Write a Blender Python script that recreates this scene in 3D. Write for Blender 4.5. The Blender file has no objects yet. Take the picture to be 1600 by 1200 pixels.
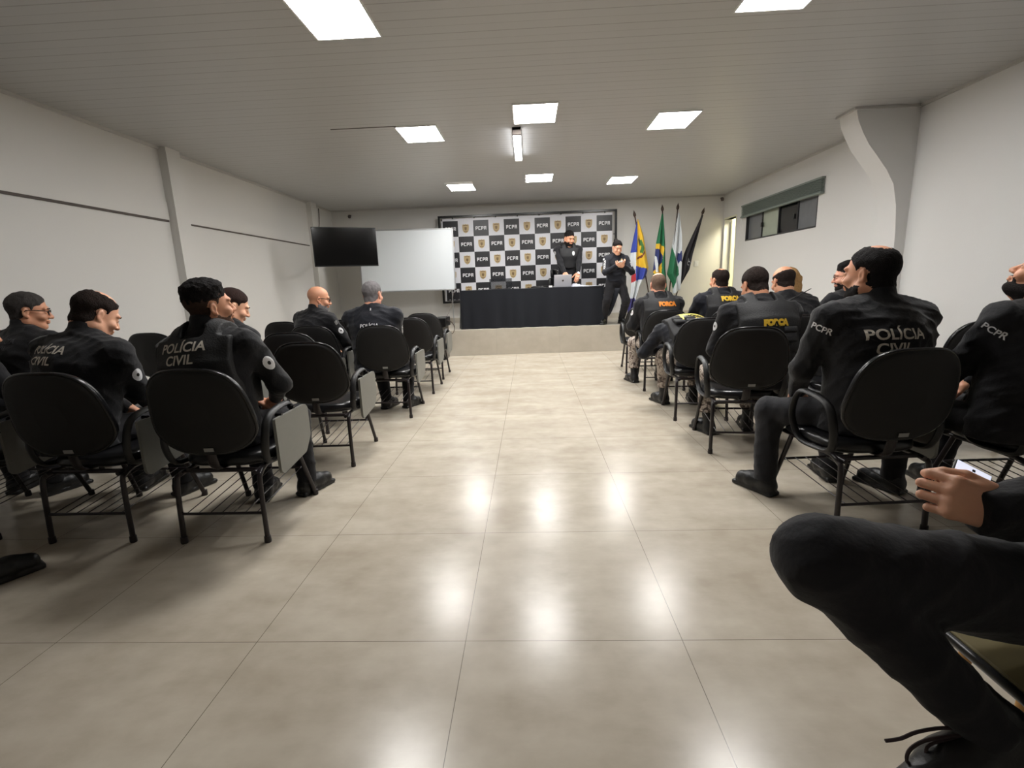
import bpy, bmesh, math, random
import numpy as np
from mathutils import Vector, Matrix
from mathutils.bvhtree import BVHTree
random.seed(4)
PI = math.pi
SC = bpy.context.scene
COL = SC.collection
# ---------------------------------------------------------------- camera
FPX, PITCH, ROLL, YAW = 751.84, -0.20326, -0.035175, -0.042331
EYE = Vector((0, 0, 1.30))
_f = Vector((math.sin(YAW)*math.cos(PITCH), math.cos(YAW)*math.cos(PITCH), math.sin(PITCH)))
_r = Vector((math.cos(YAW), -math.sin(YAW), 0))
_u = _r.cross(_f)
_r2 = _r*math.cos(ROLL) + _u*math.sin(ROLL)
_u2 = _u*math.cos(ROLL) - _r*math.sin(ROLL)
cam_data = bpy.data.cameras.new('camera')
cam_data.sensor_width = 36
cam_data.lens = FPX/1600*36
cam_data.clip_start = 0.02
cam = bpy.data.objects.new('camera', cam_data)
COL.objects.link(cam)
M = Matrix.Identity(4)
for i in range(3):
    M[i][0] = _r2[i]; M[i][1] = _u2[i]; M[i][2] = -_f[i]; M[i][3] = EYE[i]
cam.matrix_world = M
SC.camera = cam
# ---------------------------------------------------------------- world, light levels, exposure
SC.view_settings.view_transform = 'Standard'
SC.view_settings.look = 'None'
SC.view_settings.gamma = 1
SC.view_settings.use_curve_mapping = False
SC.view_settings.exposure = 1.84
PANEL_EMIT = 17.0          # ceiling LED panels
CORRIDOR_EMIT = 19.0        # lamp in the side room
world = bpy.data.worlds.new('night')
SC.world = world
world.use_nodes = True
world.node_tree.nodes['Background'].inputs[0].default_value = (0.010, 0.012, 0.016, 1)
world.node_tree.nodes['Background'].inputs[1].default_value = 1.0

# ---------------------------------------------------------------- materials
def srgb(r, g, b):
    f = lambda c: ((c/255+0.055)/1.055)**2.4 if c/255 > 0.04045 else c/255/12.92
    return (f(r), f(g), f(b), 1)
MATS = {}
def mat(name, col, rough=0.6, metal=0.0, spec=0.5, bump=0.0, bscale=60, vary=0.0, vscale=5, emit=None, coat=0.0, sheen=0.0, sss=0.0):
    if name in MATS: return MATS[name]
    m = bpy.data.materials.new(name); m.use_nodes = True
    nt = m.node_tree; b = nt.nodes['Principled BSDF']
    b.inputs['Base Color'].default_value = col
    b.inputs['Roughness'].default_value = rough
    b.inputs['Metallic'].default_value = metal
    b.inputs['Specular IOR Level'].default_value = spec
    if coat: b.inputs['Coat Weight'].default_value = coat; b.inputs['Coat Roughness'].default_value = 0.15
    if sheen: b.inputs['Sheen Weight'].default_value = sheen; b.inputs['Sheen Roughness'].default_value = 0.5
    if sss:
        b.inputs['Subsurface Weight'].default_value = sss
        b.inputs['Subsurface Radius'].default_value = (0.01, 0.004, 0.002)
        b.inputs['Subsurface Scale'].default_value = 1.0
    if emit:
        b.inputs['Emission Color'].default_value = col; b.inputs['Emission Strength'].default_value = emit
    tc = None
    if bump or vary:
        tc = nt.nodes.new('ShaderNodeTexCoord')
    if vary:
        n = nt.nodes.new('ShaderNodeTexNoise'); n.inputs['Scale'].default_value = vscale; n.inputs['Detail'].default_value = 4
        nt.links.new(tc.outputs['Object'], n.inputs['Vector'])
        mx = nt.nodes.new('ShaderNodeMix'); mx.data_type = 'RGBA'
        mx.inputs[6].default_value = tuple(c*(1-vary) for c in col[:3])+(1,)
        mx.inputs[7].default_value = tuple(min(1, c*(1+vary)) for c in col[:3])+(1,)
        nt.links.new(n.outputs['Fac'], mx.inputs[0]); nt.links.new(mx.outputs[2], b.inputs['Base Color'])
    if bump:
        n2 = nt.nodes.new('ShaderNodeTexNoise'); n2.inputs['Scale'].default_value = bscale; n2.inputs['Detail'].default_value = 3
        nt.links.new(tc.outputs['Object'], n2.inputs['Vector'])
        bp = nt.nodes.new('ShaderNodeBump'); bp.inputs['Strength'].default_value = bump; bp.inputs['Distance'].default_value = 0.01
        nt.links.new(n2.outputs['Fac'], bp.inputs['Height']); nt.links.new(bp.outputs[0], b.inputs['Normal'])
    MATS[name] = m
    return m
def node(nt, t, **kw):
    n = nt.nodes.new(t)
    for k, v in kw.items(): setattr(n, k, v)
    return n
def mth(nt, op, a, b=None):
    n = nt.nodes.new('ShaderNodeMath'); n.operation = op
    for i, v in enumerate((a, b)):
        if v is None: continue
        if isinstance(v, (int, float)): n.inputs[i].default_value = v
        else: nt.links.new(v, n.inputs[i])
    return n.outputs[0]

def floor_material(name, tile, ox, oy, c1, c2, grout, rough):
    m = bpy.data.materials.new(name); m.use_nodes = True
    nt = m.node_tree; b = nt.nodes['Principled BSDF']
    g = node(nt, 'ShaderNodeNewGeometry'); sep = node(nt, 'ShaderNodeSeparateXYZ')
    nt.links.new(g.outputs['Position'], sep.inputs[0])
    ds = []
    for ax, o in ((0, ox), (1, oy)):
        v = mth(nt, 'DIVIDE', mth(nt, 'SUBTRACT', sep.outputs[ax], o - 40*tile), tile)
        fr = mth(nt, 'FRACT', v)
        ds.append(mth(nt, 'MINIMUM', fr, mth(nt, 'SUBTRACT', 1.0, fr)))
    dmin = mth(nt, 'MINIMUM', ds[0], ds[1])
    line = mth(nt, 'LESS_THAN', dmin, 0.0012/tile)
    n1 = node(nt, 'ShaderNodeTexNoise'); n1.inputs['Scale'].default_value = 2.1; n1.inputs['Detail'].default_value = 6; n1.inputs['Roughness'].default_value = 0.62
    n2 = node(nt, 'ShaderNodeTexNoise'); n2.inputs['Scale'].default_value = 9; n2.inputs['Detail'].default_value = 5
    mp = node(nt, 'ShaderNodeMapping'); mp.inputs['Scale'].default_value = (0.7, 1.6, 1)
    nt.links.new(g.outputs['Position'], mp.inputs[0]); nt.links.new(mp.outputs[0], n1.inputs['Vector']); nt.links.new(g.outputs['Position'], n2.inputs['Vector'])
    f = mth(nt, 'ADD', mth(nt, 'MULTIPLY', n1.outputs['Fac'], 0.7), mth(nt, 'MULTIPLY', n2.outputs['Fac'], 0.3))
    rp = node(nt, 'ShaderNodeMapRange'); rp.inputs[1].default_value = 0.36; rp.inputs[2].default_value = 0.64
    nt.links.new(f, rp.inputs[0])
    mx = node(nt, 'ShaderNodeMix', data_type='RGBA'); mx.inputs[6].default_value = c1; mx.inputs[7].default_value = c2
    nt.links.new(rp.outputs[0], mx.inputs[0])
    mg = node(nt, 'ShaderNodeMix', data_type='RGBA'); mg.inputs[7].default_value = grout
    nt.links.new(line, mg.inputs[0]); nt.links.new(mx.outputs[2], mg.inputs[6])
    nt.links.new(mg.outputs[2], b.inputs['Base Color'])
    rr = node(nt, 'ShaderNodeMapRange'); rr.inputs[3].default_value = rough; rr.inputs[4].default_value = rough+0.06
    nt.links.new(n1.outputs['Fac'], rr.inputs[0]); nt.links.new(rr.outputs[0], b.inputs['Roughness'])
    b.inputs['Specular IOR Level'].default_value = 0.37
    return m

def ceiling_material():
    m = bpy.data.materials.new('pvc_ceiling'); m.use_nodes = True
    nt = m.node_tree; b = nt.nodes['Principled BSDF']
    g = node(nt, 'ShaderNodeNewGeometry'); sep = node(nt, 'ShaderNodeSeparateXYZ')
    nt.links.new(g.outputs['Position'], sep.inputs[0])
    fr = mth(nt, 'FRACT', mth(nt, 'DIVIDE', mth(nt, 'ADD', sep.outputs[1], 20.0), 0.2))
    d1 = mth(nt, 'MINIMUM', fr, mth(nt, 'SUBTRACT', 1.0, fr))
    l1 = mth(nt, 'LESS_THAN', d1, 0.022)
    fr2 = mth(nt, 'ABSOLUTE', mth(nt, 'SUBTRACT', fr, 0.5))
    l2 = mth(nt, 'MULTIPLY', mth(nt, 'LESS_THAN', fr2, 0.016), 0.55)
    line = mth(nt, 'ADD', l1, l2)
    mx = node(nt, 'ShaderNodeMix', data_type='RGBA'); mx.inputs[6].default_value = srgb(186, 186, 186); mx.inputs[7].default_value = srgb(158, 157, 156)
    nt.links.new(line, mx.inputs[0]); nt.links.new(mx.outputs[2], b.inputs['Base Color'])
    bp = node(nt, 'ShaderNodeBump'); bp.invert = True; bp.inputs['Strength'].default_value = 0.4; bp.inputs['Distance'].default_value = 0.004
    nt.links.new(line, bp.inputs['Height']); nt.links.new(bp.outputs[0], b.inputs['Normal'])
    b.inputs['Roughness'].default_value = 0.38
    b.inputs['Specular IOR Level'].default_value = 0.35
    return m

def camo_material():
    m = bpy.data.materials.new('camouflage_cloth'); m.use_nodes = True
    nt = m.node_tree; b = nt.nodes['Principled BSDF']
    tc = node(nt, 'ShaderNodeTexCoord')
    n = node(nt, 'ShaderNodeTexNoise'); n.inputs['Scale'].default_value = 22; n.inputs['Detail'].default_value = 3; n.inputs['Distortion'].default_value = 1.2
    nt.links.new(tc.outputs['Object'], n.inputs['Vector'])
    r = node(nt, 'ShaderNodeValToRGB'); r.color_ramp.interpolation = 'CONSTANT'
    e = r.color_ramp.elements
    e[0].position = 0.0; e[0].color = srgb(70, 60, 55)
    e[1].position = 0.40; e[1].color = srgb(118, 104, 96)
    for p, c in ((0.47, srgb(160, 148, 138)), (0.53, srgb(190, 178, 166)), (0.60, srgb(96, 84, 78)), (0.64, srgb(175, 162, 150))):
        x = e.new(p); x.color = c
    nt.links.new(n.outputs['Fac'], r.inputs[0]); nt.links.new(r.outputs[0], b.inputs['Base Color'])
    b.inputs['Roughness'].default_value = 0.85
    return m

M_wall = mat('wall_paint', srgb(218, 216, 212), 0.55, bump=0.08, bscale=90, spec=0.3)
M_wallR = mat('wall_paint_bright', srgb(222, 221, 219), 0.55, bump=0.08, bscale=90, spec=0.3)
M_trim = mat('trim_paint', srgb(196, 194, 190), 0.5)
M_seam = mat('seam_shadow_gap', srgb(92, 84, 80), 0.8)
M_floor = floor_material('porcelain_tile', 0.8, -0.2733, 1.5616, srgb(178, 167, 150), srgb(203, 194, 178), srgb(108, 98, 86), 0.20)
M_stagetile = floor_material('stage_tile', 1.2, 0.55, 0.85, srgb(176, 168, 154), srgb(190, 183, 170), srgb(150, 142, 132), 0.3)
M_ceil = ceiling_material()
M_camo = camo_material()
M_black = mat('black_plastic', srgb(26, 26, 27), 0.42, bump=0.15, bscale=700)
M_backshell = mat('black_textured_shell', srgb(27, 26, 26), 0.62, bump=0.3, bscale=900, spec=0.35)
M_vinyl = mat('black_vinyl', srgb(20, 20, 22), 0.28, bump=0.1, bscale=35)
M_bead = mat('black_glossy_trim', srgb(26, 26, 28), 0.24)
M_leg = mat('dark_painted_steel', srgb(34, 27, 29), 0.35, spec=0.5)
M_tablet = mat('grey_laminate', srgb(122, 122, 117), 0.45, vary=0.05, vscale=40)
M_label = mat('grey_label', srgb(150, 150, 148), 0.5)
M_white = mat('white_plastic', srgb(235, 235, 235), 0.4)
M_whiteboard = mat('whiteboard_enamel', srgb(214, 219, 222), 0.22, spec=0.5)
M_alu = mat('aluminium', srgb(190, 192, 194), 0.35, metal=0.9)
M_laptop = mat('silver_laptop', srgb(205, 205, 212), 0.42, metal=0.25)
M_screen = mat('black_screen_glass', srgb(5, 5, 6), 0.12, spec=0.5)
M_bezel = mat('black_bezel', srgb(12, 12, 13), 0.3)
M_cloth = mat('black_tablecloth', srgb(16, 19, 27), 0.85, sheen=0.15, bump=0.1, bscale=250, spec=0.3)
M_jacket = mat('black_uniform_cloth', srgb(20, 20, 24), 0.8, sheen=0.12, bump=0.25, bscale=60, spec=0.3)
M_jacket2 = mat('navy_uniform_cloth', srgb(18, 20, 29), 0.8, sheen=0.12, bump=0.25, bscale=60, spec=0.3)
M_trous = mat('black_trouser_cloth', srgb(21, 20, 24), 0.85, sheen=0.1, bump=0.22, bscale=45, spec=0.3)
M_greytrous = mat('charcoal_trouser_cloth', srgb(34, 34, 38), 0.88, sheen=0.12, bump=0.22, bscale=45, spec=0.3)
M_vest = mat('black_vest_nylon', srgb(17, 17, 20), 0.66, bump=0.3, bscale=120)
M_boot = mat('black_boot_leather', srgb(20, 20, 21), 0.42, bump=0.2, bscale=60)
M_lace = mat('dark_lace', srgb(52, 40, 42), 0.8)
M_print = mat('cream_print', srgb(205, 198, 186), 0.7)
M_printw = mat('white_print', srgb(222, 222, 224), 0.6)
M_printdim = mat('faded_grey_print', srgb(62, 62, 66), 0.8)
M_yellow = mat('yellow_print', srgb(222, 180, 50), 0.6)
M_orange = mat('orange_print', srgb(224, 134, 40), 0.6)
M_yplate = mat('pale_yellow_patch', srgb(228, 212, 110), 0.6)
M_wood = mat('dark_wood', srgb(58, 40, 30), 0.45, vary=0.3, vscale=30)
M_gold = mat('gold_print', srgb(172, 150, 108), 0.5)
M_golddark = mat('bronze_print', srgb(112, 88, 56), 0.5)
M_bwhite = mat('banner_white', srgb(205, 205, 210), 0.42)
M_bblack = mat('banner_black', srgb(24, 24, 28), 0.4)
M_paper = mat('white_paper', srgb(225, 228, 240), 0.7)
M_blind = mat('green_grey_blind', srgb(128, 138, 132), 0.6)
M_nightglass = mat('dark_window_glass', srgb(14, 15, 18), 0.08, spec=0.6)
M_frost = mat('frosted_pane', srgb(112, 114, 118), 0.35, vary=0.15, vscale=8)
M_palepane = mat('pale_green_pane', srgb(168, 176, 160), 0.3, vary=0.08, vscale=8)
M_winframe = mat('dark_window_frame', srgb(50, 50, 52), 0.4)
M_ply = mat('seat_underside_board', srgb(104, 92, 58), 0.7, vary=0.15, vscale=12)
M_panel = mat('led_diffuser', (1.0, 0.985, 0.96, 1), 0.5, emit=PANEL_EMIT)
M_tube = mat('tube_diffuser', (0.97, 0.98, 1.0, 1), 0.5, emit=3.5)
M_corr = mat('side_room_lamp', (1.0, 0.93, 0.68, 1), 0.5, emit=CORRIDOR_EMIT)
M_corwall = mat('pvc_panel_wall', srgb(232, 230, 205), 0.45)
M_phone = mat('phone_screen', (0.80, 0.84, 1.0, 1), 0.3, emit=0.25)
M_cable = mat('brown_cable', srgb(70, 50, 44), 0.6)
M_darkacr = None

# ---------------------------------------------------------------- mesh helpers
class MB:
    def __init__(s): s.v = []; s.f = []; s.m = []; s.mi = 0
    def add(s, vs, fs, mi=None):
        o = len(s.v); s.v += [tuple(v) for v in vs]; s.f += [tuple(i+o for i in f) for f in fs]
        s.m += [s.mi if mi is None else mi]*len(fs)
    def box(s, lo, hi, mi=None, bev=0.0, rot=None, piv=None):
        bm = bmesh.new(); bmesh.ops.create_cube(bm, size=1)
        c = [(a+b)/2 for a, b in zip(lo, hi)]; d = [abs(b-a) for a, b in zip(lo, hi)]
        for v in bm.verts: v.co = Vector([c[i]+v.co[i]*d[i] for i in range(3)])
        if bev: bmesh.ops.bevel(bm, geom=bm.edges[:]+bm.verts[:], offset=min(bev, min(d)*0.49), segments=2, profile=0.5, affect='EDGES')
        if rot is not None:
            p = Vector(piv if piv else c)
            for v in bm.verts: v.co = rot @ (v.co-p) + p
        bm.verts.index_update()
        s.add([v.co for v in bm.verts], [[v.index for v in f.verts] for f in bm.faces], mi); bm.free()
    def tube(s, pts, r, n=8, closed=False, mi=None, ry=None, up=None):
        P = [Vector(p) for p in pts]; N = len(P); R_ = r if isinstance(r, (list, tuple)) else [r]*N
        ring = []; prev = None
        for i in range(N):
            if closed: t = P[(i+1) % N]-P[i-1]
            else: t = P[min(i+1, N-1)]-P[max(i-1, 0)]
            t.normalize()
            if prev is None:
                a = Vector(up) if up else (Vector((0, 0, 1)) if abs(t.z) < 0.9 else Vector((1, 0, 0)))
            else: a = prev
            a = a - t*a.dot(t); a.normalize(); b = t.cross(a); prev = a
            ring.append([P[i] + a*(math.cos(2*PI*k/n)*R_[i]) + b*(math.sin(2*PI*k/n)*(R_[i] if ry is None else ry)) for k in range(n)])
        vs = [v for q in ring for v in q]; fs = []
        for i in range(N if closed else N-1):
            j = (i+1) % N
            for k in range(n):
                fs.append((i*n+k, i*n+(k+1) % n, j*n+(k+1) % n, j*n+k))
        if not closed: fs.append(tuple(range(n))[::-1]); fs.append(tuple((N-1)*n+k for k in range(n)))
        s.add(vs, fs, mi)
    def poly(s, pts, mi=None): s.add(pts, [tuple(range(len(pts)))], mi)
    def prism(s, pts, off, mi=None):
        o = Vector(off); n = len(pts); a = [Vector(p) for p in pts]; b = [p+o for p in a]
        s.add(a+b, [tuple(range(n))[::-1], tuple(range(n, 2*n))]+[(i, (i+1) % n, n+(i+1) % n, n+i) for i in range(n)], mi)
    def lathe(s, c, prof, n=20, mi=None, axis=2):
        vs = []
        for (r, z) in prof:
            for k in range(n):
                a = 2*PI*k/n; p = [r*math.cos(a), r*math.sin(a), z]
                if axis == 1: p = [p[0], p[2], p[1]]
                vs.append((c[0]+p[0], c[1]+p[1], c[2]+p[2]))
        fs = [(i*n+k, i*n+(k+1) % n, (i+1)*n+(k+1) % n, (i+1)*n+k) for i in range(len(prof)-1) for k in range(n)]
        fs += [tuple(range(n))[::-1], tuple((len(prof)-1)*n+k for k in range(n))]
        s.add(vs, fs, mi)
def link(name, me, mats, parent=None, smooth=None):
    for m in (mats if isinstance(mats, (list, tuple)) else [mats]): me.materials.append(m)
    o = bpy.data.objects.new(name, me); COL.objects.link(o)
    if parent: o.parent = parent
    return o
def obj(name, mb, mats, parent=None, smooth=False):
    me = bpy.data.meshes.new(name); me.from_pydata(mb.v, [], mb.f); me.update()
    me.polygons.foreach_set('material_index', mb.m)
    if smooth:
        me.polygons.foreach_set('use_smooth', [True]*len(me.polygons))
        try: me.set_sharp_from_angle(angle=math.radians(smooth if smooth is not True else 50))
        except Exception: pass
    bm = bmesh.new(); bm.from_mesh(me); bmesh.ops.recalc_face_normals(bm, faces=bm.faces); bm.to_mesh(me); bm.free()
    return link(name, me, mats, parent)
def tag(o, label=None, cat=None, group=None, kind=None):
    if label: o['label'] = label
    if cat: o['category'] = cat
    if group: o['group'] = group
    if kind: o['kind'] = kind
    return o
def thing(name, label, cat, loc=(0, 0, 0), rz=0.0, group=None):
    o = bpy.data.objects.new(name, None); COL.objects.link(o)
    o.empty_display_size = 0.1
    o.location = loc; o.rotation_euler = (0, 0, rz)
    return tag(o, label, cat, group)
def struct(name, mb, m, smooth=False):
    return tag(obj(name, mb, m, None, smooth), kind='structure')
def copy_tree(o, parent=None):
    c = o.copy(); COL.objects.link(c); c.parent = parent
    for ch in [x for x in o.children]: copy_tree(ch, c)
    return c
def smooth_path(pts, n=6, closed=False):
    P = [Vector(p) for p in pts]; N = len(P); out = []
    for i in range(N if closed else N-1):
        if closed: a, b, c, d = P[i-1], P[i], P[(i+1) % N], P[(i+2) % N]
        else: a, b, c, d = P[max(i-1, 0)], P[i], P[i+1], P[min(i+2, N-1)]
        for k in range(n):
            t = k/n
            out.append(0.5*((2*b)+(c-a)*t+(2*a-5*b+4*c-d)*t*t+(3*b-a-3*c+d)*t**3))
    if not closed: out.append(P[-1])
    return out

# ================================================================ SETTING
XL, XR, YB, ZC, YF = -4.38, 4.27, 11.15, 3.05, -2.6
STZ, STY = 0.487, 9.1
b = MB(); b.box((XL-.2, YF-.2, -0.12), (XR+2.6, YB+.3, 0)); struct('floor', b, M_floor)
b = MB(); b.box((XL-.2, YF-.2, ZC), (XR+2.6, YB+.3, ZC+0.1)); struct('ceiling', b, M_ceil)
b = MB(); b.box((XL-.15, YF, 0), (XL, YB+.15, ZC))
# slightly proud wall bands between the columns
for (y0, y1) in ((-2.6, 6.0), (6.3, 9.85)):
    b.box((XL-0.01, y0, 2.215), (XL+0.022, y1, 2.42))
struct('wall_left', b, M_wall)
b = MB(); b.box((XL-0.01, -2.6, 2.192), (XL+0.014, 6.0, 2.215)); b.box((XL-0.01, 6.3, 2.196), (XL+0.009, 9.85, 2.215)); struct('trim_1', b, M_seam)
b = MB(); b.box((XL-.01, 6.02, 0), (XL+0.10, 6.26, ZC)); struct('trim_2', b, M_wall)
b = MB(); b.box((XL-.01, 9.9, 0), (XL+0.10, 10.15, ZC)); struct('trim_3', b, M_wall)
# right wall with window and doorway openings
WY0, WY1, WZ0, WZ1 = 7.62, 10.02, 1.98, 2.62
DY0, DY1, DZ1 = 10.5, 11.10, 2.52
b = MB()
b.box((XR, YF, 0), (XR+.15, WY0, ZC)); b.box((XR, WY0, 0), (XR+.15, WY1, WZ0)); b.box((XR, WY0, WZ1), (XR+.15, WY1, ZC))
b.box((XR, WY1, 0), (XR+.15, DY0, ZC)); b.box((XR, DY0, DZ1), (XR+.15, DY1, ZC)); b.box((XR, DY1, 0), (XR+.15, YB+.15, ZC)); b.box((XR, DY0, 0), (XR+.15, DY1, STZ-.01))
struct('wall_right', b, M_wallR)
b = MB(); b.box((XL-.15, YB, 0), (XR+2.5, YB+.15, ZC)); struct('wall_back', b, M_wall)
b = MB(); b.box((XL-.15, YF-.15, 0), (XR+.15, YF, ZC)); struct('wall_front', b, M_wall)
# side room behind the doorway (ribbed pvc panels)
b = MB()
b.box((XR+2.3, 9.2, 0), (XR+2.45, YB, ZC)); b.box((XR+.15, 9.05, 0), (XR+2.45, 9.2, ZC))
for i in range(22): b.box((XR+.16+i*0.1, YB-0.025, STZ), (XR+.16+i*0.1+0.085, YB-0.003, ZC))
struct('wall_side_room', b, M_corwall)
b = MB(); b.box((XR+.15, 9.2, 0), (XR+2.3, YB-0.001, STZ)); struct('trim_4', b, M_stagetile)
# door leaf opened into the side room
t = bpy.data.objects.new('door_1', None); COL.objects.link(t); tag(t, kind='structure'); t.location = (XR+.13, DY1-.03, STZ)
b = MB(); b.box((0, -0.035, 0.01), (0.62, 0.0, 2.02))
for i in range(6): b.box((0.01+i*.1, -0.043, 0.01), (0.095+i*.1, -0.034, 2.02))
obj('door_leaf', b, M_corwall, t)
b = MB(); b.tube([(0.56, -.045, 1.0), (0.56, -.09, 1.0), (0.46, -.09, 1.0)], 0.009); obj('door_handle', b, M_alu, t, True)
b = MB(); b.box((XR-0.005, DY0-.03, STZ), (XR+.155, DY0, DZ1+.03)); b.box((XR-0.005, DY0, DZ1), (XR+.155, DY1, DZ1+.03)); struct('trim_5', b, M_corwall)
# pillar with flared haunch on the right wall
prof = [(4.30, 0), (4.185, 0), (4.17, 1.2), (4.15, 1.75), (4.125, 2.02), (4.07, 2.25), (3.98, 2.40), (3.86, 2.55), (3.76, 2.67), (3.68, 2.80), (3.62, 2.92), (3.585, 3.052), (4.30, 3.052)]
pp = [Vector((x, 5.83, z)) for x, z in prof]
b = MB(); b.prism(pp, (0, 0.30, 0)); struct('trim_6', b, M_wallR, 40)
b = MB(); b.box((3.56, 5.81, ZC-.025), (4.27, 6.15, ZC-.001)); struct('trim_7', b, M_trim)
# cornice strips
b = MB(); b.box((XL, YF, ZC-.03), (XL+.025, YB, ZC)); struct('trim_8', b, M_trim)
b = MB(); b.box((XR-.025, YF, ZC-.03), (XR, YB, ZC)); struct('trim_9', b, M_trim)
b = MB(); b.box((XL, YB-.025, ZC-.03), (XR, YB, ZC)); struct('trim_10', b, M_trim)
# stage
b = MB()
b.add([(XL, STY-.12, 0), (XR, STY+.18, 0), (XR, YB, 0), (XL, YB, 0), (XL, STY-.12, STZ), (XR, STY+.18, STZ), (XR, YB, STZ), (XL, YB, STZ)],
      [(0, 1, 5, 4), (4, 5, 6, 7), (3, 2, 1, 0), (1, 2, 6, 5), (2, 3, 7, 6), (3, 0, 4, 7)])
struct('floor_stage', b, M_stagetile)
b = MB(); b.box((XL, YB-.015, STZ), (XR, YB, STZ+.11)); struct('baseboard_back', b, M_stagetile)
# window
t = bpy.data.objects.new('window_1', None); COL.objects.link(t); tag(t, kind='structure'); t.location = (XR+.05, WY0, WZ0)
W, Hh = WY1-WY0, WZ1-WZ0
b = MB(); fr = 0.025
b.box((-.05, 0, 0), (0.03, W, fr)); b.box((-.05, 0, Hh-fr), (0.03, W, Hh)); b.box((-.05, 0, 0), (0.03, fr, Hh)); b.box((-.05, W-fr, 0), (0.03, W, Hh))
for k in (1, 2, 3): b.box((-.02, W*k/4-.012, 0), (0.02, W*k/4+.012, Hh))
obj('window_frame', b, M_winframe, t)
for k, mm in enumerate((M_frost, M_nightglass, M_palepane, M_frost)):
    b = MB(); b.box((0.0, W*k/4+.004, .01), (0.006, W*(k+1)/4-.004, Hh-.01)); obj('pane', b, mm, t)
for yy in (W*.25+.05, W*.75-.05):
    b = MB(); b.box((-.055, yy-.02, .20), (-.02, yy+.02, .28), bev=.004); obj('window_latch', b, M_black, t)
b = MB(); b.box((XR+.16, WY0-.5, WZ0-.5), (XR+.17, WY1+.4, WZ1+.3)); struct('wall_outside', b, mat('night_dark', srgb(20, 20, 22), 0.9))
# roller blind rolled up above the window
t = thing('venetian_blind', 'grey green venetian blind drawn up above the high window on right wall', 'blind', (XR, 7.48, 2.43))
b = MB()
for i in range(9): b.box((-.055, 0, .035+i*.019), (-.008, 2.66, .045+i*.019), bev=.002)
obj('slat', b, M_blind, t)['kind'] = 'stuff'
b = MB(); b.box((-.07, -.01, 0), (-.003, 2.67, .03), bev=.006); obj('bottom_rail', b, M_blind, t)
b = MB(); b.box((-.06, -.01, .205), (-.002, 2.67, .235), bev=.004); obj('head_rail', b, M_blind, t)
b = MB(); b.tube([(-.04, 2.66, .2), (-.042, 2.67, -.1), (-.04, 2.67, -.32)], .004, 6); obj('pull_cord', b, M_white, t)

# ---------------------------------------------------------------- ceiling lights
def led(loc, label, sx=.44, sy=.56):
    t = thing('ceiling_light', label, 'ceiling light', (loc[0], loc[1], ZC), 0, 'square LED panels in the ceiling')
    b = MB(); e = .012
    for q in (((-sx/2-e, -sy/2-e, -.012), (sx/2+e, -sy/2, .004)), ((-sx/2-e, sy/2, -.012), (sx/2+e, sy/2+e, .004)),
              ((-sx/2-e, -sy/2, -.012), (-sx/2, sy/2, .004)), ((sx/2, -sy/2, -.012), (sx/2+e, sy/2, .004))): b.box(*q)
    obj('frame', b, M_white, t)
    b = MB(); b.box((-sx/2, -sy/2, -.008), (sx/2, sy/2, -.002)); obj('diffuser', b, M_panel, t)
    return t
led((-1.22, 3.49), 'large looking bright LED panel at the top left, nearest on the left side')
led((1.65, 3.44), 'bright LED panel cut by the top edge of the photo on the right')
led((-1.21, 6.01), 'bright LED panel with a dark ceiling gap at its left corner')
led((0.105, 5.51), 'bright LED panel directly above the short hanging batten lamp')
led((1.66, 5.95), 'bright LED panel right of the centre, in the middle row')
led((-1.17, 9.15), 'small far LED panel above the left end of the backdrop')
led((0.21, 8.64), 'small far LED panel above the middle of the backdrop')
led((1.68, 9.12), 'small far LED panel above the woman on the stage')
b = MB(); b.box((-2.15, 5.70, ZC-.004), (-1.42, 5.716, ZC+.001)); struct('trim_11', b, M_seam)
b = MB(); b.box((-1.42, 8.70, ZC-.006), (-0.93, 8.85, ZC+.001)); struct('trim_12', b, M_white)
t = thing('batten_lamp', 'narrow white batten lamp running lengthwise on the ceiling', 'ceiling light', (-.10, 6.55, ZC))
b = MB(); b.box((-.05, -.62, -.035), (.05, .62, 0), bev=.004); obj('housing', b, M_white, t)
b = MB(); b.box((-.044, -.60, -.075), (.044, .60, -.035), bev=.012); obj('diffuser', b, M_tube, t)
for s in (-1, 1):
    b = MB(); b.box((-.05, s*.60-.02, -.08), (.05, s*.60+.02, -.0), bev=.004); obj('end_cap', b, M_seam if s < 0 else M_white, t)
# corridor lamp
t = thing('side_room_light', 'lamp lighting the pale side room behind the door', 'ceiling light', (XR+.75, 10.3, ZC))
b = MB(); b.box((-.3, -.3, -.02), (.3, .3, 0)); obj('diffuser', b, M_corr, t)
# small fittings
t = thing('light_switch', 'white light switch plate on back wall beside the black flag', 'switch', (3.72, YB, 1.62))
b = MB(); b.box((-.045, -.012, -.06), (.045, 0, .06), bev=.004); obj('plate', b, M_white, t)
b = MB(); b.box((-.014, -.018, -.022), (.014, -.011, .022), bev=.003); obj('rocker', b, M_white, t)
for i, (p, lb) in enumerate((((4.17, 11.02, 2.93), 'small dark sensor in the right rear ceiling corner'), ((-3.95, 11.08, 2.9), 'small dark sensor near ceiling above the television'))):
    t = thing('ceiling_sensor', lb, 'sensor', p)
    b = MB(); b.lathe((0, 0, 0), [(.0, -.035), (.025, -.03), (.035, 0), (.03, .03)], 14); obj('housing', b, M_seam, t, True)
    b = MB(); b.box((-.02, 0, .02), (.02, .07, .045)); obj('bracket', b, M_seam, t)
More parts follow.
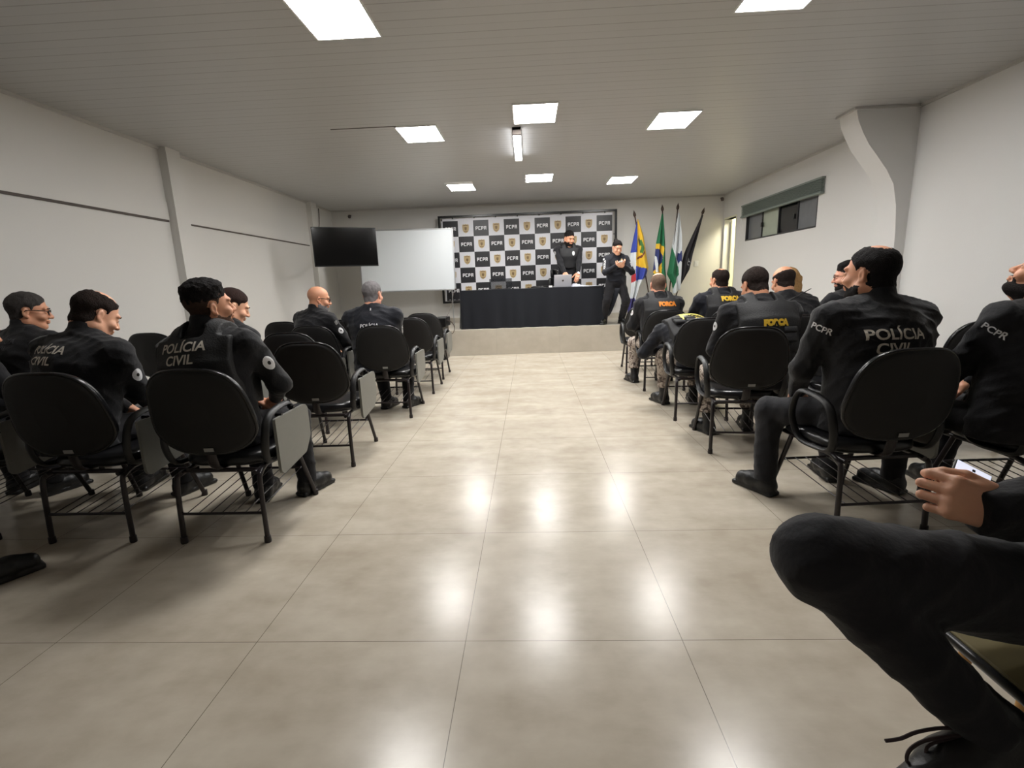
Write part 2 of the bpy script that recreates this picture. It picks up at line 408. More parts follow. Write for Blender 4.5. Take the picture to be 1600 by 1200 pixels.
# ================================================================ CHAIRS
def outline(n=56, s=1.0, dy=0.0):
    """rounded chair back: narrower at the top, widest low down (x, z about its centre)"""
    pts = []
    for k in range(n):
        a = 2*PI*k/n
        c, sn = math.cos(a), math.sin(a)
        e = 0.62
        x = abs(c)**e*(1 if c >= 0 else -1); z = abs(sn)**e*(1 if sn >= 0 else -1)
        w = 0.282 - 0.062*(z*0.5+0.5)**1.5
        if z < -0.4: w -= 0.05*((-0.4-z)/0.6)**2
        pts.append((x*w*s if s < 1 else x*w, z*0.232*s))
    return pts
BT = math.radians(11)
def backpt(x, d, z):
    """chair back local (x across, d forward, z up from its centre) to chair space"""
    d = d - 0.035*(1-(x/0.27)**2)      # gentle wrap round the sitter
    return (x, -0.030 + d*math.cos(BT) - z*math.sin(BT), 0.735 + z*math.cos(BT) + d*math.sin(BT))
def loft(b, layers):
    n = len(layers[0]); vs = [v for L in layers for v in L]
    fs = [(i*n+k, i*n+(k+1) % n, (i+1)*n+(k+1) % n, (i+1)*n+k) for i in range(len(layers)-1) for k in range(n)]
    b.add(vs, fs)
    for li, fl in ((0, True), (len(layers)-1, False)):
        L = layers[li]; c = Vector((0, 0, 0))
        for v in L: c += Vector(v)
        c /= n; o = len(b.v); b.v += list(map(tuple, L))+[tuple(c)]
        for k in range(n):
            f = (o+k, o+(k+1) % n, o+n); b.f.append(f if not fl else f[::-1]); b.m.append(0)
def backlayer(s, d): return [backpt(x, d, z) for x, z in outline(56, s if s < 1 else 1)]
def make_chair(label, group=None):
    t = thing('lecture_chair', label, 'chair', group=group)
    b = MB()
    L = []
    for s, d in ((.30, -.012), (.7, -.011), (.90, -.008), (.965, -.002), (.985, .008), (.985, .016)): L.append(backlayer(s, d))
    loft(b, L); obj('backrest_shell', b, M_backshell, t, True)
    b = MB(); L = []
    for s, d in ((.97, .012), (.985, .022), (.975, .036), (.93, .050), (.82, .060), (.4, .064)): L.append(backlayer(s, d))
    loft(b, L); obj('backrest', b, M_vinyl, t, True)
    b = MB(); b.tube([backpt(x*1.0, .008, z*1.0) for x, z in outline(56, .985)], .0085, 8, True); obj('edge_trim', b, M_bead, t, True)
    b = MB()
    p = [backpt(x, -.0145, z) for x, z in ((-.005, -.205), (.045, -.205), (.045, -.185), (-.005, -.185))]
    b.prism(p, (0, -.002, 0)); tag(obj('size_label', b, M_label, t), 'small grey label')
    # seat
    b = MB(); L = []
    def so(s, z, n=48):
        o = []
        for k in range(n):
            a = 2*PI*k/n; c, sn = math.cos(a), math.sin(a)
            x = abs(c)**.55*(1 if c >= 0 else -1)*.245*s; y = abs(sn)**.55*(1 if sn >= 0 else -1)*.235*s
            y2 = .31+y*1.1
            o.append((x, y2, z - (.03*max(0, (y-.14)/.1)**2 if y > .14 else 0)))
        return o
    for s, z in ((.5, .405), (.93, .407), (.99, .418), (1.0, .435), (.985, .455), (.93, .470), (.8, .476), (.3, .472)): L.append(so(s, z))
    loft(b, L); obj('seat', b, M_vinyl, t, True)
    # frame: under-seat rails, back bracket
    b = MB()
    for x in (-.2, .2): b.tube(smooth_path([(x, .02, .385), (x, .3, .392), (x, .56, .39)], 4), .0125)
    b.tube([(-.2, .54, .39), (.2, .54, .39)], .0125); b.tube([(-.2, .06, .388), (.2, .06, .388)], .0125)
    obj('seat_frame', b, M_leg, t, True)
    b = MB(); b.tube(smooth_path([(0, .22, .398), (0, .08, .402), (0, .02, .42), (0, .0, .47), (0, -.01, .54)], 5), .010, 8, ry=.028); obj('back_bracket', b, M_leg, t, True)
    for sx in (-1, 1):
        for rear in (1, 0):
            b = MB()
            if rear: pth = smooth_path([(sx*.2, .12, .388), (sx*.218, .045, .375), (sx*.224, .015, .33), (sx*.23, 0, .012)], 5)
            else: pth = [(sx*.2, .46, .39), (sx*.225, .595, .012)]
            b.tube(pth, .0135, 8)
            q = pth[-1]; b.lathe((q[0], q[1], 0), [(.017, 0), (.0185, .008), (.017, .035), (.014, .037)], 10)
            obj('leg', b, M_leg, t, True)
    b = MB(); b.tube([(-.227, .006, .165), (.227, .006, .165)], .008); obj('stretcher', b, M_leg, t, True)
    b = MB(); b.tube([(-.215, .53, .215), (.215, .53, .215)], .008)
    for k in range(7):
        x = -.19+k*.38/6; b.tube([(x, .008, .17), (x, .53, .22)], .0028, 5)
    obj('book_rack', b, M_leg, t, True)
    for sx in (-1, 1):
        b = MB()
        pth = smooth_path([(sx*.255, .06, .44), (sx*.27, .035, .55), (sx*.272, .09, .665), (sx*.272, .26, .695), (sx*.272, .335, .66), (sx*.272, .365, .54), (sx*.262, .30, .425), (sx*.255, .16, .415)], 6, True)
        b.tube(pth, .013, 8, True, ry=.021, up=(0, 0, 1)); obj('armrest', b, M_black, t, True)
        b = MB(); b.tube([(sx*.2, .2, .395), (sx*.258, .2, .418)], .012); obj('armrest_bracket', b, M_leg, t, True)
        b = MB(); b.tube([(sx*.2, .34, .395), (sx*.258, .31, .428)], .012); obj('armrest_bracket', b, M_leg, t, True)
    b = MB()
    pts = [(.30, .075, .655), (.30, .415, .655), (.30, .445, .63), (.30, .445, .46), (.30, .37, .375), (.30, .10, .345), (.30, .075, .37)]
    b.prism(smooth_corner(pts, .015), (.016, 0, 0)); w = obj('writing_tablet', b, M_tablet, t); tag(w, 'grey folding writing tablet')
    for yy in (.16, .30):
        b = MB(); b.tube([(.275, yy, .645+.07*yy), (.31, yy, .645+.07*yy)], .010); obj('tablet_hinge', b, M_bead, t, True)
    return t
def smooth_corner(pts, r, n=4):
    P = [Vector(p) for p in pts]; N = len(P); out = []
    for i in range(N):
        a = (P[i-1]-P[i]).normalized(); c = (P[(i+1) % N]-P[i]).normalized()
        p0 = P[i]+a*r; p2 = P[i]+c*r
        for k in range(n+1):
            t = k/n; out.append(p0*(1-t)**2+P[i]*2*t*(1-t)+p2*t*t)
    return out
chair_proto = make_chair('chair')
first = [True]
def chair(x, y, deg, label, group='black lecture chairs with folding tablets'):
    c = chair_proto if first[0] else copy_tree(chair_proto); first[0] = False
    c.location = (x, y, 0); c.rotation_euler = (0, 0, math.radians(deg))
    c['label'] = label; c['group'] = group
    return c
CH = {}
def place(key, x, y, deg, label): CH[key] = (x, y, deg); chair(x, y, deg, label)
place('B', -1.66, 2.30, 0, 'black lecture chair with grey tablet, holding the man with the faded vest print')
place('A', -2.42, 2.32, 0, 'black lecture chair under the man with a bald crown bent forward')
place('C', -3.24, 2.36, 0, 'black lecture chair cut by the left edge of the photo')
place('Z', -2.95, 1.12, 0, 'black lecture chair out of frame at near left, of the person whose shoe shows')
place('D', -1.59, 3.38, 1, 'empty black lecture chair with grey tablet behind the bearded man on the left')
place('D1', -2.36, 3.40, -1, 'black lecture chair under the person with dark hair tied back')
place('D2', -3.13, 3.42, 0, 'black lecture chair in second row between two seated men by left wall')
place('D3', -3.88, 3.2, -4, 'black lecture chair of the grey haired man in glasses by left wall')
place('K', -2.14, 4.22, 3, 'empty black lecture chair directly behind the bald man in glasses')
place('E', -1.475, 4.72, 0, 'black lecture chair under the grey haired man facing the whiteboard')
place('E1', -2.28, 5.0, -2, 'black lecture chair under the bald man in glasses')
place('E2', -3.02, 4.72, 0, 'empty black lecture chair beside the left wall, its back seen above the tied hair')
place('E3', -3.78, 4.70, 0, 'empty black lecture chair nearest the left wall, back top showing left of the bearded man')
place('G1', -1.46, 5.82, 0, 'empty black lecture chair in front of the grey haired man, its tablet shining')
place('G2', -2.23, 5.82, 0, 'black lecture chair between bald man and grey haired man, in the row ahead')
place('G3', -3.0, 5.82, 0, 'black lecture chair in the row ahead of the bald man, by left wall')
place('H1', -1.50, 6.75, 0, 'frontmost empty black lecture chair on left beside the black cabinet')
place('F', 1.74, 2.30, 4, 'black lecture chair under the large man with a bearded cheek at right')
place('F1', 2.56, 2.20, 2, 'black lecture chair cut by the right edge of the photo')
place('R2', 1.56, 3.48, -7, 'black lecture chair under the man whose yellow print is half hidden by backrest')
place('R21', 2.44, 3.50, -3, 'black lecture chair of the person hidden behind the large man')
place('R22', 3.12, 3.45, 0, 'empty black lecture chair by the right wall beyond the large man')
place('R3', 1.56, 4.38, -4, 'black lecture chair under the man doubled over in yellow patched vest')
place('R31', 2.36, 4.40, 0, 'black lecture chair under the balding man beside the blond person')
place('R32', 3.16, 4.45, 10, 'black lecture chair under the bearded man in glasses by right wall')
place('R4', 1.57, 5.66, -3, 'black lecture chair under the bald man with orange lettering')
place('R41', 2.28, 5.62, 0, 'black lecture chair under the man with olive yellow lettering')
place('R42', 3.1, 5.7, 0, 'black lecture chair under the blond person')
place('R5', 1.58, 6.80, -4, 'frontmost empty black lecture chair on the right, near the stage')

# ================================================================ STAGE FURNITURE
# backdrop with chequered PCPR print
def text_mesh(s, size=1.0, bold=0.0, extr=0.0, space=1.0):
    cu = bpy.data.curves.new('t', 'FONT'); cu.body = s; cu.size = size; cu.align_x = 'CENTER'; cu.align_y = 'CENTER'
    cu.offset = bold; cu.extrude = extr; cu.space_character = space; cu.resolution_u = 4
    o = bpy.data.objects.new('t', cu); COL.objects.link(o)
    bpy.context.view_layer.update()
    me = o.evaluated_get(bpy.context.evaluated_depsgraph_get()).to_mesh()
    V = [tuple(v.co) for v in me.vertices]; Fc = [tuple(p.vertices) for p in me.polygons]
    bpy.data.objects.remove(o); bpy.data.curves.remove(cu)
    return V, Fc
def refine(V, Fc, mx):
    bm = bmesh.new(); vs = [bm.verts.new((v[0], v[1], 0)) for v in V]
    for f in Fc:
        try: bm.faces.new([vs[i] for i in f])
        except Exception: pass
    for _ in range(4):
        bmesh.ops.triangulate(bm, faces=bm.faces[:])
        E = [e for e in bm.edges if e.calc_length() > mx]
        if not E: break
        bmesh.ops.subdivide_edges(bm, edges=E, cuts=1)
    bmesh.ops.triangulate(bm, faces=bm.faces[:]); bm.verts.index_update()
    r = ([tuple(v.co) for v in bm.verts], [tuple(v.index for v in f.verts) for f in bm.faces]); bm.free(); return r
# block lettering for the PCPR mark: square strokes with a cut corner
def pcpr(h=1.0):
    """strokes in a 4-letter box; returns list of quads (x0,z0,x1,z1), centred"""
    w = .64*h; g = .2*h; s = .19*h; q = []
    X = -(4*w+3*g)/2
    def P(x): return [(x, 0, x+s, h), (x, h-s, x+w, h), (x+w-s, .42*h, x+w, h), (x+.0, .36*h, x+w, .36*h+s)]
    q += P(X); X += w+g
    q += [(X, 0, X+s, h), (X, h-s, X+w, h), (X, 0, X+w, s)]; X += w+g
    q += P(X); X += w+g
    q += [(X, 0, X+s, h), (X, h-s, X+w, h), (X+w-s, .42*h, X+w, h), (X, .36*h, X+w-.1*h, .36*h+s), (X+w-s, 0, X+w, .36*h)]
    return [(a, z0-h/2, c, z1-h/2) for a, z0, c, z1 in q]
BX0, BX1, BZ0, BZ1, BY = -1.93, 1.90, 0.96, 2.79, 10.93
t = thing('backdrop_banner', 'black and white chequered press backdrop with PCPR lettering and gold badges', 'backdrop', (0, BY, 0))
b = MB(); r = .022
for q in (((BX0-r, -r, BZ0-r), (BX1+r, r, BZ0+r)), ((BX0-r, -r, BZ1-r), (BX1+r, r, BZ1+r)), ((BX0-r, -r, BZ0), (BX0+r, r, BZ1)), ((BX1-r, -r, BZ0), (BX1+r, r, BZ1))): b.box(*q, bev=.005)
for x in (-1.5, 1.5): b.box((x-.02, 0, STZ), (x+.02, .03, BZ0)); b.box((x-.02, -.2, STZ), (x+.02, .12, STZ+.03))
obj('frame', b, M_bezel, t)
NC, CW = 11, .334
b = MB(); px0 = BX0+.075; px1 = px0+NC*CW; pz1 = BZ1-.09
rows = [pz1-k*CW*0.99 for k in range(6)]
LET = MB(); SH = MB(); SH2 = MB()
def shield(x, z, w, h):
    pts = []
    for (u, v) in ((0, .5), (.18, .44), (.36, .47), (.5, .40), (.5, .1), (.47, -.15), (.34, -.36), (.15, -.46), (0, -.52)): pts.append((u, v))
    pts = pts + [(-u, v) for u, v in pts[::-1][1:-1]]
    SH.prism([(x+u*w, -.006, z+v*h) for u, v in pts], (0, -.004, 0))
    SH2.prism([(x+u*w*.34, -.0105, z-.02*h+v*h*.36) for u, v in pts], (0, -.002, 0))
    SH2.box((x-w*.34, -.0125, z+h*.30), (x+w*.34, -.0105, z+h*.38)); SH2.box((x-w*.26, -.0125, z-h*.36), (x+w*.26, -.0105, z-h*.30))
for rI in range(6):
    z1 = rows[rI]; z0 = z1-CW*.99 if rI < 5 else BZ0+.03
    for cI in range(NC):
        x0 = px0+cI*CW; blk = (rI+cI) % 2 == 0
        if rI == 5: blk = True
        b.box((x0, -.004, z0), (x0+CW, .004, z1), 0 if blk else 1)
        if rI < 5:
            cx, cz = x0+CW/2, (z0+z1)/2
            if blk:
                for kk, (a, q0, c, q1) in enumerate(pcpr(.074)): LET.box((cx+a, -.0065-kk*.00018, cz+q0), (cx+c, -.004, cz+q1))
            else: shield(cx, cz, .145, .19)
        elif cI % 1 == 0:
            for k in range(3): LET.box((x0+.05+k*.1, -.008, z0+.02), (x0+.09+k*.1, -.004, z0+.026))
b.box((px0-.03, -.003, rows[0]), (px1+.01, .003, BZ1-.04), 1)
b.box((px0-.03, -.003, BZ0+.03), (px0, .003, BZ1-.04), 1)
obj('banner_print', b, [M_bblack, M_bwhite], t)
tag(obj('lettering', LET, M_printw, t), 'white PCPR lettering'); tag(obj('emblem', SH, M_gold, t), 'gold shield badges'); obj('emblem_centre', SH2, M_golddark, t)
b = MB()
for k in range(8):
    x = BX0+.3+k*.47; b.tube([(x, -.01, BZ1), (x, -.014, BZ1-.05)], .012, 6)
b.tube([(BX1-.0, -.01, 2.3), (BX1-.06, -.012, 2.3)], .008); b.tube([(BX1-.0, -.01, 1.7), (BX1-.06, -.012, 1.7)], .008)
obj('clip', b, M_bezel, t)['kind'] = 'stuff'

# whiteboard
WA, WB_ = Vector((-3.50, 10.15, 0)), Vector((-1.56, 10.42, 0))
d = (WB_-WA); Lw = d.length; rz = math.atan2(d.y, d.x)
t = thing('whiteboard', 'large blank white board on thin legs left of the backdrop', 'whiteboard', (WA.x, WA.y, STZ), rz)
z0, z1 = 1.235-STZ, 2.50-STZ
b = MB(); b.box((.02, -.012, z0+.02), (Lw-.02, .012, z1-.02)); obj('board', b, M_whiteboard, t)
b = MB()
for q in (((0, -.018, z0), (Lw, .018, z0+.028)), ((0, -.018, z1-.028), (Lw, .018, z1)), ((0, -.018, z0), (.028, .018, z1)), ((Lw-.028, -.018, z0), (Lw, .018, z1))): b.box(*q, bev=.004)
obj('frame', b, M_alu, t)
b = MB()
for x in (0, Lw-.03): b.box((x-.004, -.022, z0-.006), (x+.034, .02, z0+.03), bev=.004)
obj('corner_cap', b, M_seam, t)
for x in (.08, Lw-.09):
    b = MB(); b.tube([(x, .03, 0), (x, .03, z1-.1)], .009); b.tube([(x, -.2, .01), (x, .22, .01)], .009); obj('leg', b, M_alu, t, True)

# television on a wall arm
pa, pb = Vector((-3.70, 8.45, 0)), Vector((-2.73, 8.93, 0))
d = pb-pa; Lt = d.length; rz = math.atan2(d.y, d.x)
t = thing('television', 'large black flat television on an arm from the left wall, overlapping the whiteboard', 'television', (pa.x, pa.y, 1.72), rz)
b = MB(); b.box((0, 0, 0), (Lt, .035, .665), bev=.006); b.box((.2, .03, .1), (Lt-.2, .07, .5), bev=.01); obj('housing', b, M_bezel, t)
b = MB(); b.box((.012, -.002, .018), (Lt-.012, .001, .653)); obj('screen', b, M_screen, t)
b = MB(); _r = Matrix.Rotation(-rz, 3, 'Z'); b.tube([(.5, .07, .33)]+[tuple(_r @ (Vector(q)-Vector((pa.x, pa.y, 1.72)))) for q in ((-3.35, 9.15, 2.05), (-3.85, 9.75, 2.05), (-4.29, 10.02, 2.05))], .018); b.box((.3, .06, .2), (.6, .085, .46)); obj('mount_arm', b, M_bezel, t)
b = MB(); b.tube(smooth_path([(XL+.02, 10.45, 3.0), (XL+.02, 10.4, 2.7), (XL+.03, 10.2, 2.3)], 4), .008); tag(obj('wall_cable', b, M_seam), 'thin dark cable running down the left wall above the television', 'cable')

# conference table with black cloth
TX0, TX1, TY0, TY1, TZ = -1.33, 1.40, 9.33, 9.98, 1.215
TR = math.radians(1.6)
t = thing('conference_table', 'long table on the stage hidden under the black cloth', 'table', (0, 9.3, STZ), TR)
b = MB(); b.box((TX0+.02, TY0-9.3+.02, TZ-STZ-.035), (TX1-.02, TY1-9.3-.02, TZ-STZ-.006), bev=.004); obj('tabletop', b, M_wood, t)
for x in (TX0+.1, TX1-.1):
    for y in (TY0-9.3+.08, TY1-9.3-.08):
        b = MB(); b.box((x-.02, y-.02, 0), (x+.02, y+.02, TZ-STZ-.035)); obj('leg', b, M_leg, t)
def tablecloth():
    b = MB(); hh = TZ-STZ
    per = []
    def edge(a, c, n, nx, ny, amp):
        for k in range(n): 
            u = k/n; per.append((a[0]+(c[0]-a[0])*u, a[1]+(c[1]-a[1])*u, nx, ny, amp*math.sin(PI*u)**.3))
    y0, y1 = TY0-9.3, TY1-9.3
    edge((TX0, y0), (TX1, y0), 150, 0, -1, .030); edge((TX1, y0), (TX1, y1), 40, 1, 0, .03); edge((TX1, y1), (TX0, y1), 80, 0, 1, .008); edge((TX0, y1), (TX0, y0), 40, -1, 0, .03)
    n = len(per); Ls = []
    for j in range(13):
        v = j/12; L = []
        for i, (x, y, nx, ny, amp) in enumerate(per):
            w = math.sin(i*.42+1.3*math.sin(i*.11))*.6+math.sin(i*.19+2)*.5
            o = amp*v**1.1*(w+.6)+.004+ .012*v
            L.append((x+nx*o, y+ny*o, hh*(1-v)+.003*(1-v)+.004+.004*v*math.sin(i*.3)))
        Ls.append(L)
    vs = [p for L in Ls for p in L]
    fs = [(j*n+k, j*n+(k+1) % n, (j+1)*n+(k+1) % n, (j+1)*n+k) for j in range(12) for k in range(n)]
    fs.append(tuple(range(n))); b.add(vs, fs); return b
o = obj('tablecloth', tablecloth(), M_cloth, None, 60); o.location = (0, 9.3, STZ); o.rotation_euler = (0, 0, TR)
tag(o, 'black floor length cloth draped over the table on the stage', 'tablecloth')
# hanging corner of cloth at the right end
b = MB(); n = 10
for j in range(9):
    for i in range(n):
        u, v = i/(n-1), j/8
        b.v.append((1.43+u*(.26*(1-v)**.8+.02)+.05*v, 9.52-.22*u+.012*math.sin(u*14), TZ-.01-.04*u-v*(.52)))
for j in range(8):
    for i in range(n-1): b.f.append((j*n+i, j*n+i+1, (j+1)*n+i+1, (j+1)*n+i)); b.m.append(0)
o2 = obj('cloth_corner', b, M_cloth, o, 60); o2.matrix_parent_inverse = (Matrix.Translation((0, 9.3, STZ)) @ Matrix.Rotation(TR, 4, 'Z')).inverted()
sol = o2.modifiers.new('thickness', 'SOLIDIFY'); sol.thickness = .004

def onT(x, y): # table coordinates
    c, s = math.cos(TR), math.sin(TR); yy = y-9.3
    return (x*c-yy*s, 9.3+x*s+yy*c, TZ+.009)
# laptop, lid towards the room
t = thing('laptop', 'silver laptop on black table, lid with a small dark logo facing the room', 'laptop', onT(.66, 9.62), math.radians(2))
b = MB(); b.box((-.17, -.02, 0), (.17, .22, .014), bev=.004); obj('base', b, M_laptop, t)
b = MB(); rt = Matrix.Rotation(math.radians(14), 3, 'X'); b.box((-.17, -.03, .012), (.17, -.022, .238), bev=.003, rot=rt, piv=(0, -.026, .012)); ld = obj('lid', b, M_laptop, t)
b = MB()
ap = [(.0, .012), (.008, .016), (.018, .012), (.019, .002), (.016, -.010), (.009, -.018), (.0, -.015), (-.009, -.018), (-.016, -.010), (-.019, .002), (-.018, .012), (-.008, .016)]
b.prism([rt @ (Vector((x, -.031, .125+z))-Vector((0, -.026, .012)))+Vector((0, -.026, .012)) for x, z in ap], (0, -.002, 0))
b.prism([rt @ (Vector((x, -.031, .125+z))-Vector((0, -.026, .012)))+Vector((0, -.026, .012)) for x, z in ((.001, .017), (.006, .021), (.008, .028), (.002, .024))], (0, -.002, 0))
tag(obj('logo', b, M_seam, ld), 'small dark round logo')
# papers
for i, (x, y, w, a, h, lb) in enumerate(((.98, 9.66, .26, 4, .06, 'thick leaning stack of white papers beside the laptop'), (1.18, 9.44, .30, -4, .012, 'thin white sheets spread at right end of the table'))):
    t = thing('paper_stack', lb, 'papers', onT(x, y), math.radians(a), 'papers on the stage table')
    b = MB()
    for k in range(4):
        f = k/4; b.box((-w/2+.01*k, -.12+.006*k, h*f), (w/2-.06*k, .14, h*(f+.25)-.001), bev=.001)
    obj('sheets', b, M_paper, t)['kind'] = 'stuff'
t = thing('small_box', 'small white box standing on the black table left of laptop', 'box', onT(.41, 9.42)); b = MB(); b.box((-.033, -.02, 0), (.033, .02, .032), bev=.004); obj('body', b, M_white, t)
b = MB(); b.box((-.034, -.021, .022), (.034, .021, .033), bev=.003); obj('lid', b, M_white, t)
# smoked acrylic plate
m = mat('smoked_acrylic', srgb(40, 42, 46), 0.1); m.node_tree.nodes['Principled BSDF'].inputs['Alpha'].default_value = 0.55
t = thing('acrylic_panel', 'smoked see-through plate standing on the table before the backdrop', 'panel', onT(-.55, 9.6))
b = MB(); b.box((-.22, -.004, .008), (.22, .004, .20), bev=.002); obj('plate', b, m, t)
b = MB(); b.box((-.2, -.04, 0), (.2, .04, .009), bev=.002); obj('foot', b, M_bezel, t)
# black arm chair behind the table, turned sideways
t = thing('office_chair', 'black high backed arm chair behind the table, left of the standing man', 'chair', (.31, 10.40, STZ), math.radians(62))
b = MB(); b.box((-.22, -.22, .42), (.22, .22, .50), bev=.035); obj('seat', b, M_vinyl, t, True)
b = MB(); b.box((-.21, -.26, .52), (.21, -.19, .92), bev=.034); obj('backrest', b, M_vinyl, t, True)
b = MB(); b.box((-.13, -.27, .93), (.13, -.20, 1.10), bev=.034); b.tube([(0, -.24, .8), (0, -.24, 1.0)], .02); obj('headrest', b, M_vinyl, t, True)
for s in (-1, 1):
    b = MB(); b.tube(smooth_path([(s*.26, -.16, .46), (s*.27, -.17, .70), (s*.27, .0, .745), (s*.27, .17, .72), (s*.26, .15, .46)], 6), .02); obj('armrest', b, M_black, t, True)
b = MB(); b.tube([(0, 0, .08), (0, 0, .42)], .03); obj('gas_column', b, M_bezel, t, True)
b = MB()
for k in range(5):
    a = 2*PI*k/5; b.tube([(0, 0, .09), (.28*math.cos(a), .28*math.sin(a), .06)], [.025, .015]); b.lathe((.28*math.cos(a), .28*math.sin(a), 0), [(.02, 0), (.026, .02), (.02, .05)], 10)
obj('star_base', b, M_bezel, t, True)

# black cabinet in front of the stage, left
t = thing('black_cabinet', 'low black cabinet with a thick black top standing against the stage on left', 'cabinet', (-1.56, 8.62, 0), math.radians(0))
b = MB(); b.box((-.95, -.0, .0), (-.02, .40, .60)); obj('body', b, mat('dark_grey_panel', srgb(62, 60, 60), .55), t)
b = MB(); b.box((-1.0, -.10, .60), (.06, .42, .765), bev=.012); obj('top', b, M_bezel, t)
b = MB(); b.prism(smooth_corner([(.0, -.08, .60), (.0, .4, .60), (.0, .4, .0), (.0, .1, .0), (.0, -.08, .14)], .03), (.012, 0, 0)); obj('side_panel', b, mat('grey_side', srgb(96, 92, 88), .5), t)
b = MB(); b.tube(smooth_path([(-1.50, 8.75, .70), (-1.43, 8.72, .68), (-1.38, 8.74, .58), (-1.42, 8.75, .47), (-1.49, 8.76, .50), (-1.5, 8.8, .6)], 5), .006); tag(obj('loop_cable', b, M_cable), 'thin brown cable looped beside the black cabinet', 'cable')
b = MB(); b.tube(smooth_path([(-1.60, 10.3, 1.2), (-1.60, 9.9, .95), (-1.56, 9.2, .8), (-1.54, 8.9, .77)], 6), .006); tag(obj('hanging_cable', b, M_seam), 'thin dark cable hanging from the whiteboard corner', 'cable')

# ================================================================ FLAGS
FM = [mat('flag_'+n, srgb(*c), .7, sheen=.1) for n, c in (('royal_blue', (44, 62, 150)), ('yellow', (222, 180, 44)), ('green', (26, 104, 66)), ('white', (205, 210, 212)), ('red', (176, 40, 48)), ('navy', (36, 46, 100)), ('black', (34, 32, 36)), ('olive_green', (60, 110, 50)), ('maroon', (110, 52, 40)), ('deep_purple', (60, 56, 120)))]
BLUE, YEL, GRN, WHT, RED, NAVY, BLK, OLV, MAR, PUR = range(10)
FY = 10.5
def fx(px, py): return Vector((2.19+(px-988)*.01335, 0, 2.70-(py-332)*.01345+(px-988)*.0004))
def inpoly(p, poly):
    x, y = p; c = False; n = len(poly)
    for i in range(n):
        x0, y0 = poly[i]; x1, y1 = poly[i-1]
        if (y0 > y) != (y1 > y) and x < (x1-x0)*(y-y0)/(y1-y0)+x0: c = not c
    return c
def flag(label, pole, left, right, base, regions, amp=.05, folds=3, yoff=0.0, text=None):
    """pole/left/right: lists of (px,py) drawing units; cloth spans between left and right edges"""
    a, c = fx(*pole[0]), fx(*pole[1])
    t = thing('flag', label, 'flag', (c.x, FY+yoff, c.z), 0, 'flags on poles at the right end of the stage')
    org = Vector((c.x, 0, c.z))
    tip = a-org; d = tip.normalized()
    b = MB(); b.tube([(0, 0, 0), tuple(tip-d*.12)], .013, 10); obj('pole', b, M_wood, t, True)
    b = MB(); pf = [(0.0, .006), (.018, .016), (.03, .012), (.05, .028), (.09, .030), (.13, .014), (.165, .002)]
    vs = [tuple(tip-d*.15+d*z) for z, r_ in pf]; b.tube(vs, [r_ for z, r_ in pf], 12); obj('finial', b, M_wood, t, True)
    NV, NU = 130, 48
    def lerpedge(E, py):
        if py <= E[0][1]: return E[0][0]
        for (x0, y0), (x1, y1) in zip(E, E[1:]):
            if y0 <= py <= y1: return x0+(x1-x0)*(py-y0)/max(1e-6, y1-y0)
        return E[-1][0]
    b = MB(); y0 = min(left[0][1], right[0][1]); lb_, rb_ = left[-1][1], right[-1][1]
    pxs = []
    for j in range(NV+1):
        for i in range(NU+1):
            u, v = i/NU, j/NV
            yb = lb_+(rb_-lb_)*u; py = y0+(yb-y0)*v
            xl, xr = lerpedge(left, min(py, lb_)), lerpedge(right, min(py, rb_)); px = xl+(xr-xl)*u
            p = fx(px, py)-org
            dep = amp*min(1, v*2.2+.15)*math.sin(u*PI*folds*2+1.2*math.sin(v*3.0))+.03*math.sin(v*5+u*2)*v
            b.v.append((p.x, -.03+dep, p.z)); pxs.append((px, py))
    for j in range(NV):
        for i in range(NU):
            q = (j*(NU+1)+i, j*(NU+1)+i+1, (j+1)*(NU+1)+i+1, (j+1)*(NU+1)+i)
            cx = sum(pxs[k][0] for k in q)/4; cy = sum(pxs[k][1] for k in q)/4
            m_ = base
            for mi, poly in regions:
                if inpoly((cx, cy), poly): m_ = mi
            b.f.append(q); b.m.append(m_)
    cl = obj('cloth', b, FM, t, True)
    s = cl.modifiers.new('thickness', 'SOLIDIFY'); s.thickness = .003
    if text:
        V, Fc = text_mesh('PC', .115, .004); bb = MB()
        px, py, ang = text; o_ = fx(px, py)-org
        R_ = Matrix.Rotation(ang, 3, 'Y')
        me = cl.data; bvh = BVHTree.FromPolygons([v.co for v in me.vertices], [p.vertices for p in me.polygons])
        vs = []
        for x, y, z in V:
            p = R_ @ Vector((x, 0, y))+o_; h = bvh.ray_cast(Vector((p.x, -.6, p.z)), Vector((0, 1, 0)))
            vs.append((p.x, (h[0].y if h[0] else -.05)-.006, p.z))
        bb.add(vs, Fc); tag(obj('lettering', bb, M_printw, cl), 'white PC lettering')
    return t
flag('blue and yellow flag with wreath and red stripe, leftmost on the stage', [(988, 332), (1022, 500)],
     [(993, 345), (988, 370), (984, 392), (983, 405), (986, 425), (985, 452), (981, 470), (979, 492)], [(994, 345), (1003, 370), (1007, 392), (1012, 418), (1008, 430), (1000, 445), (992, 470), (988, 492)], YEL,
     [(BLUE, [(975, 340), (993.2, 340), (993.2, 394), (975, 394)]), (OLV, [(994, 373), (1000, 376), (1004, 388), (1002, 396), (998, 394), (1000, 386), (996, 378)]), (MAR, [(993, 402), (1001, 398), (1004, 392), (1005, 395), (1001, 402), (993, 405)]),
      (WHT, [(975, 394), (991.5, 394), (991.5, 430), (975, 440)]), (BLUE, [(991.5, 414), (1008, 419), (1012, 424), (1005, 437), (991, 438)]), (RED, [(975, 436), (991.5, 425), (991.5, 437), (984, 450), (975, 452)]), (WHT, [(970, 450), (991, 437), (1012, 433), (1000, 470), (970, 478)]), (PUR, [(960, 474), (990, 462), (1000, 500), (960, 500)])], .045, 2.0)
